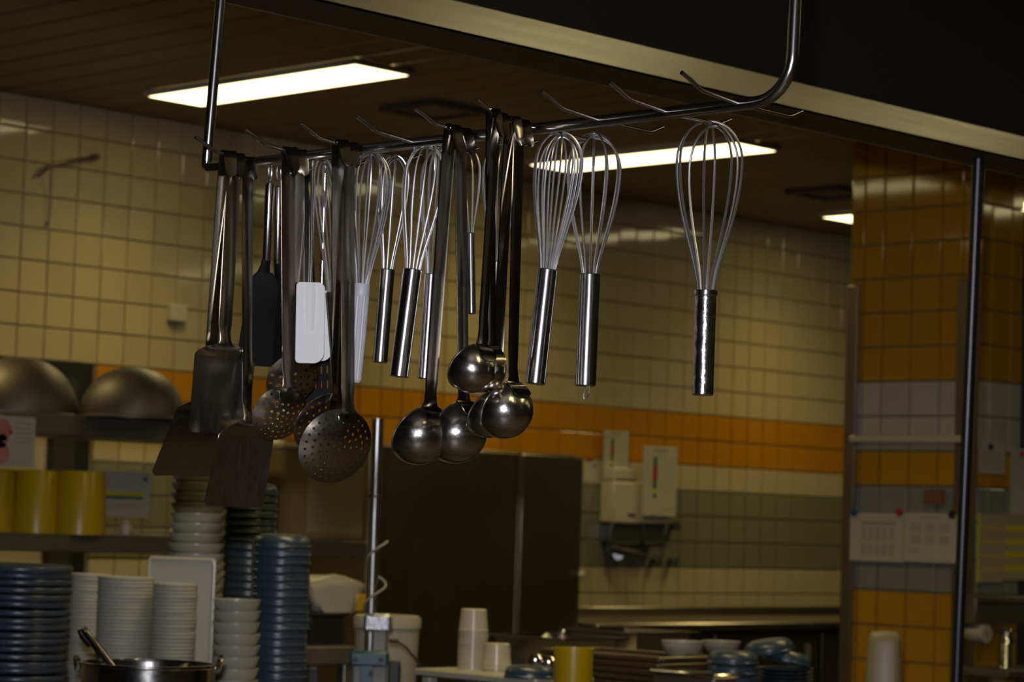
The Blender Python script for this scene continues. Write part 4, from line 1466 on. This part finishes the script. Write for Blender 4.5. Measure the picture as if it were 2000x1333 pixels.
# sensor box and bracket upper left
org = P(340, 612, Y=WF)
d_ = thing('sensor_box', 'small cream sensor box on the tiles left of the turners', 'box', tuple(org))
wall_box(340, 612, 30, 34, .045, 'body', M_DISP, d_, org, .006)
wall_box(340, 627, 26, 5, .04, 'base', M_GUARD, d_, org, .001)
org = P(178, 308, Y=WF)
d_ = thing('wall_bracket', 'thin metal bracket arm on the tiles at upper left', 'bracket', tuple(org))
MB().tube([Vector((0, 0, 0)), Vector((0, -.05, 0))], .016, 12).build('mount', M_GUARD, d_)
k0 = P(100, 322, Y=WF - .06) - org
MB().tube([Vector((0, -.045, 0)), k0 * .5 + Vector((0, -.022, .003)), k0, k0 + Vector((-.05, .03, -.06))], [.009, .009, .010, .006], 10).build('arm', M_GUARD, d_)
k1 = P(94, 436, Y=WF - .012) - org
MB().tube([k0, P(96, 370, Y=WF - .02) - org, k1], .003, 6).build('wire', M_CABLE, d_)
MB().lathe([(0, -.012), (.008, -.008), (.008, .008), (0, .012)], 12, T(k1)).build('wire_end', M_GUARD, d_)

# ------------------------------------------------------------------ on the tiled pier
PF = PX - 0.0
sheet('timetable', 'left printed table sheet on the tiled pier', 'notice', (1660, 1003, 1764, 1097), dict(X=PF - .012), M_PAPER,
      [(.22, .19, .85, .23, M_INK)] + [(.22 + i * .13, .27 + j * .36, .30 + i * .13, .55 + j * .32, M_LINK) for i in range(5) for j in range(2)], group='printed sheets on the pier')
sheet('timetable', 'right printed sheet with six blocks on the tiled pier', 'notice', (1765, 1003, 1868, 1099), dict(X=PF - .014), M_PAPER,
      [(.3, .07, .72, .11, M_LINK)] + [(.14 + i * .27, .2 + j * .26, .32 + i * .27, .38 + j * .26, M_LINK) for i in range(3) for j in range(2)] + lines(.08, .3, .72, .86, 2, M_LINK), group='printed sheets on the pier')
for (px_, py_, m_, lab) in ((1668, 1001, M_BLUE, 'blue round magnet at the left sheet corner'), (1757, 1001, M_RED, 'red round magnet between the two sheets'), (1860, 1006, M_RUBBER, 'black round magnet at the right sheet corner')):
    c = P(px_, py_, X=PF - .016)
    o = link('magnet', MB().lathe([(0, 0), (.017, 0), (.018, .004), (.014, .010), (0, .011)], 20, Matrix.Rotation(-PI / 2, 4, 'Y')).mesh('magnet', m_), None, tuple(c))
    tag(o, lab, 'magnet', 'round magnets')
sheet('brown_plaque', 'small brown plaque above the right printed sheet', 'plaque', (1806, 957, 1843, 984), dict(X=PF - .014), M_BROWN, [(.05, .05, .95, .12, M_GUARD)], th=.012)
a, b = P(1659, 855, X=PF - .03), P(1880, 861, X=PF - .03)
rl = thing('pier_rail', 'cream rail fixed across the white tiles of the pier', 'rail', (PF - .02, (a.y + b.y) / 2, (a.z + b.z) / 2))
MB().box((-.006, 0, 0), (.02, abs(a.y - b.y), .030), bev=.004).build('bar', M_DISP, rl)
for s_ in (-1, 1):
    MB().box((.008, s_ * (abs(a.y - b.y) / 2 - .03), 0), (.02, .03, .04), bev=.003).build('clip', M_GUARD, rl)
# right face of the pier and the dark cabinet beside it
YF = PY0 - .016
cb_ = thing('tall_cabinet', 'tall dark cabinet at the right picture edge', 'cabinet', (9.75, 6.2, 0))
MB().box((0, 0, 1.25), (1.0, .40, 2.5), bev=.006).build('body', M_DARK, cb_)
d_ = MB().box((0, -.205, 1.25), (.94, .02, 2.4), bev=.004).build('door', M_DARK, cb_)
MB().box((-.38, -.225, 1.1), (.02, .02, .2), bev=.004).build('handle', M_GUARD, d_)
sheet('paper_notice', 'small notice under a black magnet right of the steel post', 'notice', (1912, 862, 1962, 926), dict(Y=YF), M_PAPER, lines(.1, .9, .36, .9, 5, M_LINK), group='notices right of the post')
c = P(1934, 873, Y=YF - .006)
Ry = Matrix.Rotation(PI / 2, 4, 'X')
mg = MB().lathe([(0, 0), (.013, 0), (.014, .004), (.011, .009), (0, .010)], 20, Ry)
tag(link('magnet', mg.mesh('magnet', M_RUBBER), None, tuple(c)), 'black magnet holding the small notice', 'magnet', 'round magnets')
sheet('paper_notice', 'narrow pale notice at the right picture edge', 'notice', (1974, 877, 2020, 1006), dict(Y=YF - .004), M_PAPER, [(.5, .3, .9, .34, M_LINK)], group='notices right of the post')
c = P(1995, 887, Y=YF - .012)
tag(link('magnet', MB().lathe([(0, 0), (.013, 0), (.014, .004), (.011, .009), (0, .010)], 20, Ry).mesh('magnet', M_RED), None, tuple(c)), 'red magnet on the notice at the right edge', 'magnet', 'round magnets')
sheet('paper_notice', 'list with yellow lines and yellow left border', 'notice', (1908, 1004, 1958, 1138), dict(Y=YF - .004), M_PAPERD,
      [(0, 0, .12, 1, M_YINK)] + lines(.18, .95, .2, 1.0, 4, M_YINK, .12), group='notices right of the post')
sheet('paper_notice', 'list with broad yellow bars at the right edge', 'notice', (1959, 1004, 2016, 1134), dict(Y=YF - .002), M_PAPERD,
      lines(.06, 1.0, .18, .96, 4, M_YINK, .5), group='notices right of the post')
a, b = P(1905, 1222, Y=YF - .1), P(2010, 1165, Y=YF - .1)
tx = thing('towel_dispenser', 'dull steel towel box mounted below the yellow lists', 'dispenser', ((a.x + b.x) / 2, YF - .05, a.z))
MB().box((0, 0, (b.z - a.z) / 2), (b.x - a.x, .10, b.z - a.z), bev=.008).build('body', M_DSTEEL, tx)
MB().box((0, -.052, (b.z - a.z) * .78), (b.x - a.x - .02, .006, .012), bev=.002).build('seam', M_GUARD, tx)
c = P(1908, 1238, Y=YF - .07)
rlx = thing('paper_roll', 'white paper roll end below the steel towel box', 'roll', tuple(c))
MB().lathe([(.012, -.05), (.036, -.05), (.038, -.048), (.038, .048), (.036, .05), (.012, .05), (.012, -.05)], 28, Ry).build('paper', M_WHITEW, rlx)
MB().lathe([(.008, -.052), (.0118, -.052), (.0118, .052), (.008, .052), (.008, -.052)], 20, Ry).build('core', M_TUB, rlx)
a = P(1965, 1306, Y=YF - .15)
ws = thing('wall_shelf', 'narrow dull steel shelf under the steel flask', 'shelf', (a.x + .10, YF - .145, a.z - .03))
MB().box((0, 0, .015), (.55, .26, .03), bev=.004).build('board', M_DSTEEL, ws)
for s_ in (-1, 1):
    MB().box((s_ * .2, .06, -.04), (.02, .12, .08), bev=.003).build('bracket', M_GUARD, ws)
fk = thing('steel_flask', 'ribbed steel flask on the shelf at right edge', 'flask', (a.x, a.y, a.z))
prf = [(0, 0), (.034, 0)]
for i in range(9):
    prf += [(.035, .004 + i * .012), (.032, .010 + i * .012)]
prf += [(.030, .118), (.022, .132), (0, .132)]
MB().lathe(prf, 28).build('body', M_CHROME, fk)
MB().lathe([(.023, .130), (.026, .132), (.026, .150), (.018, .160), (0, .160)], 24).build('stopper', M_STEEL, fk)
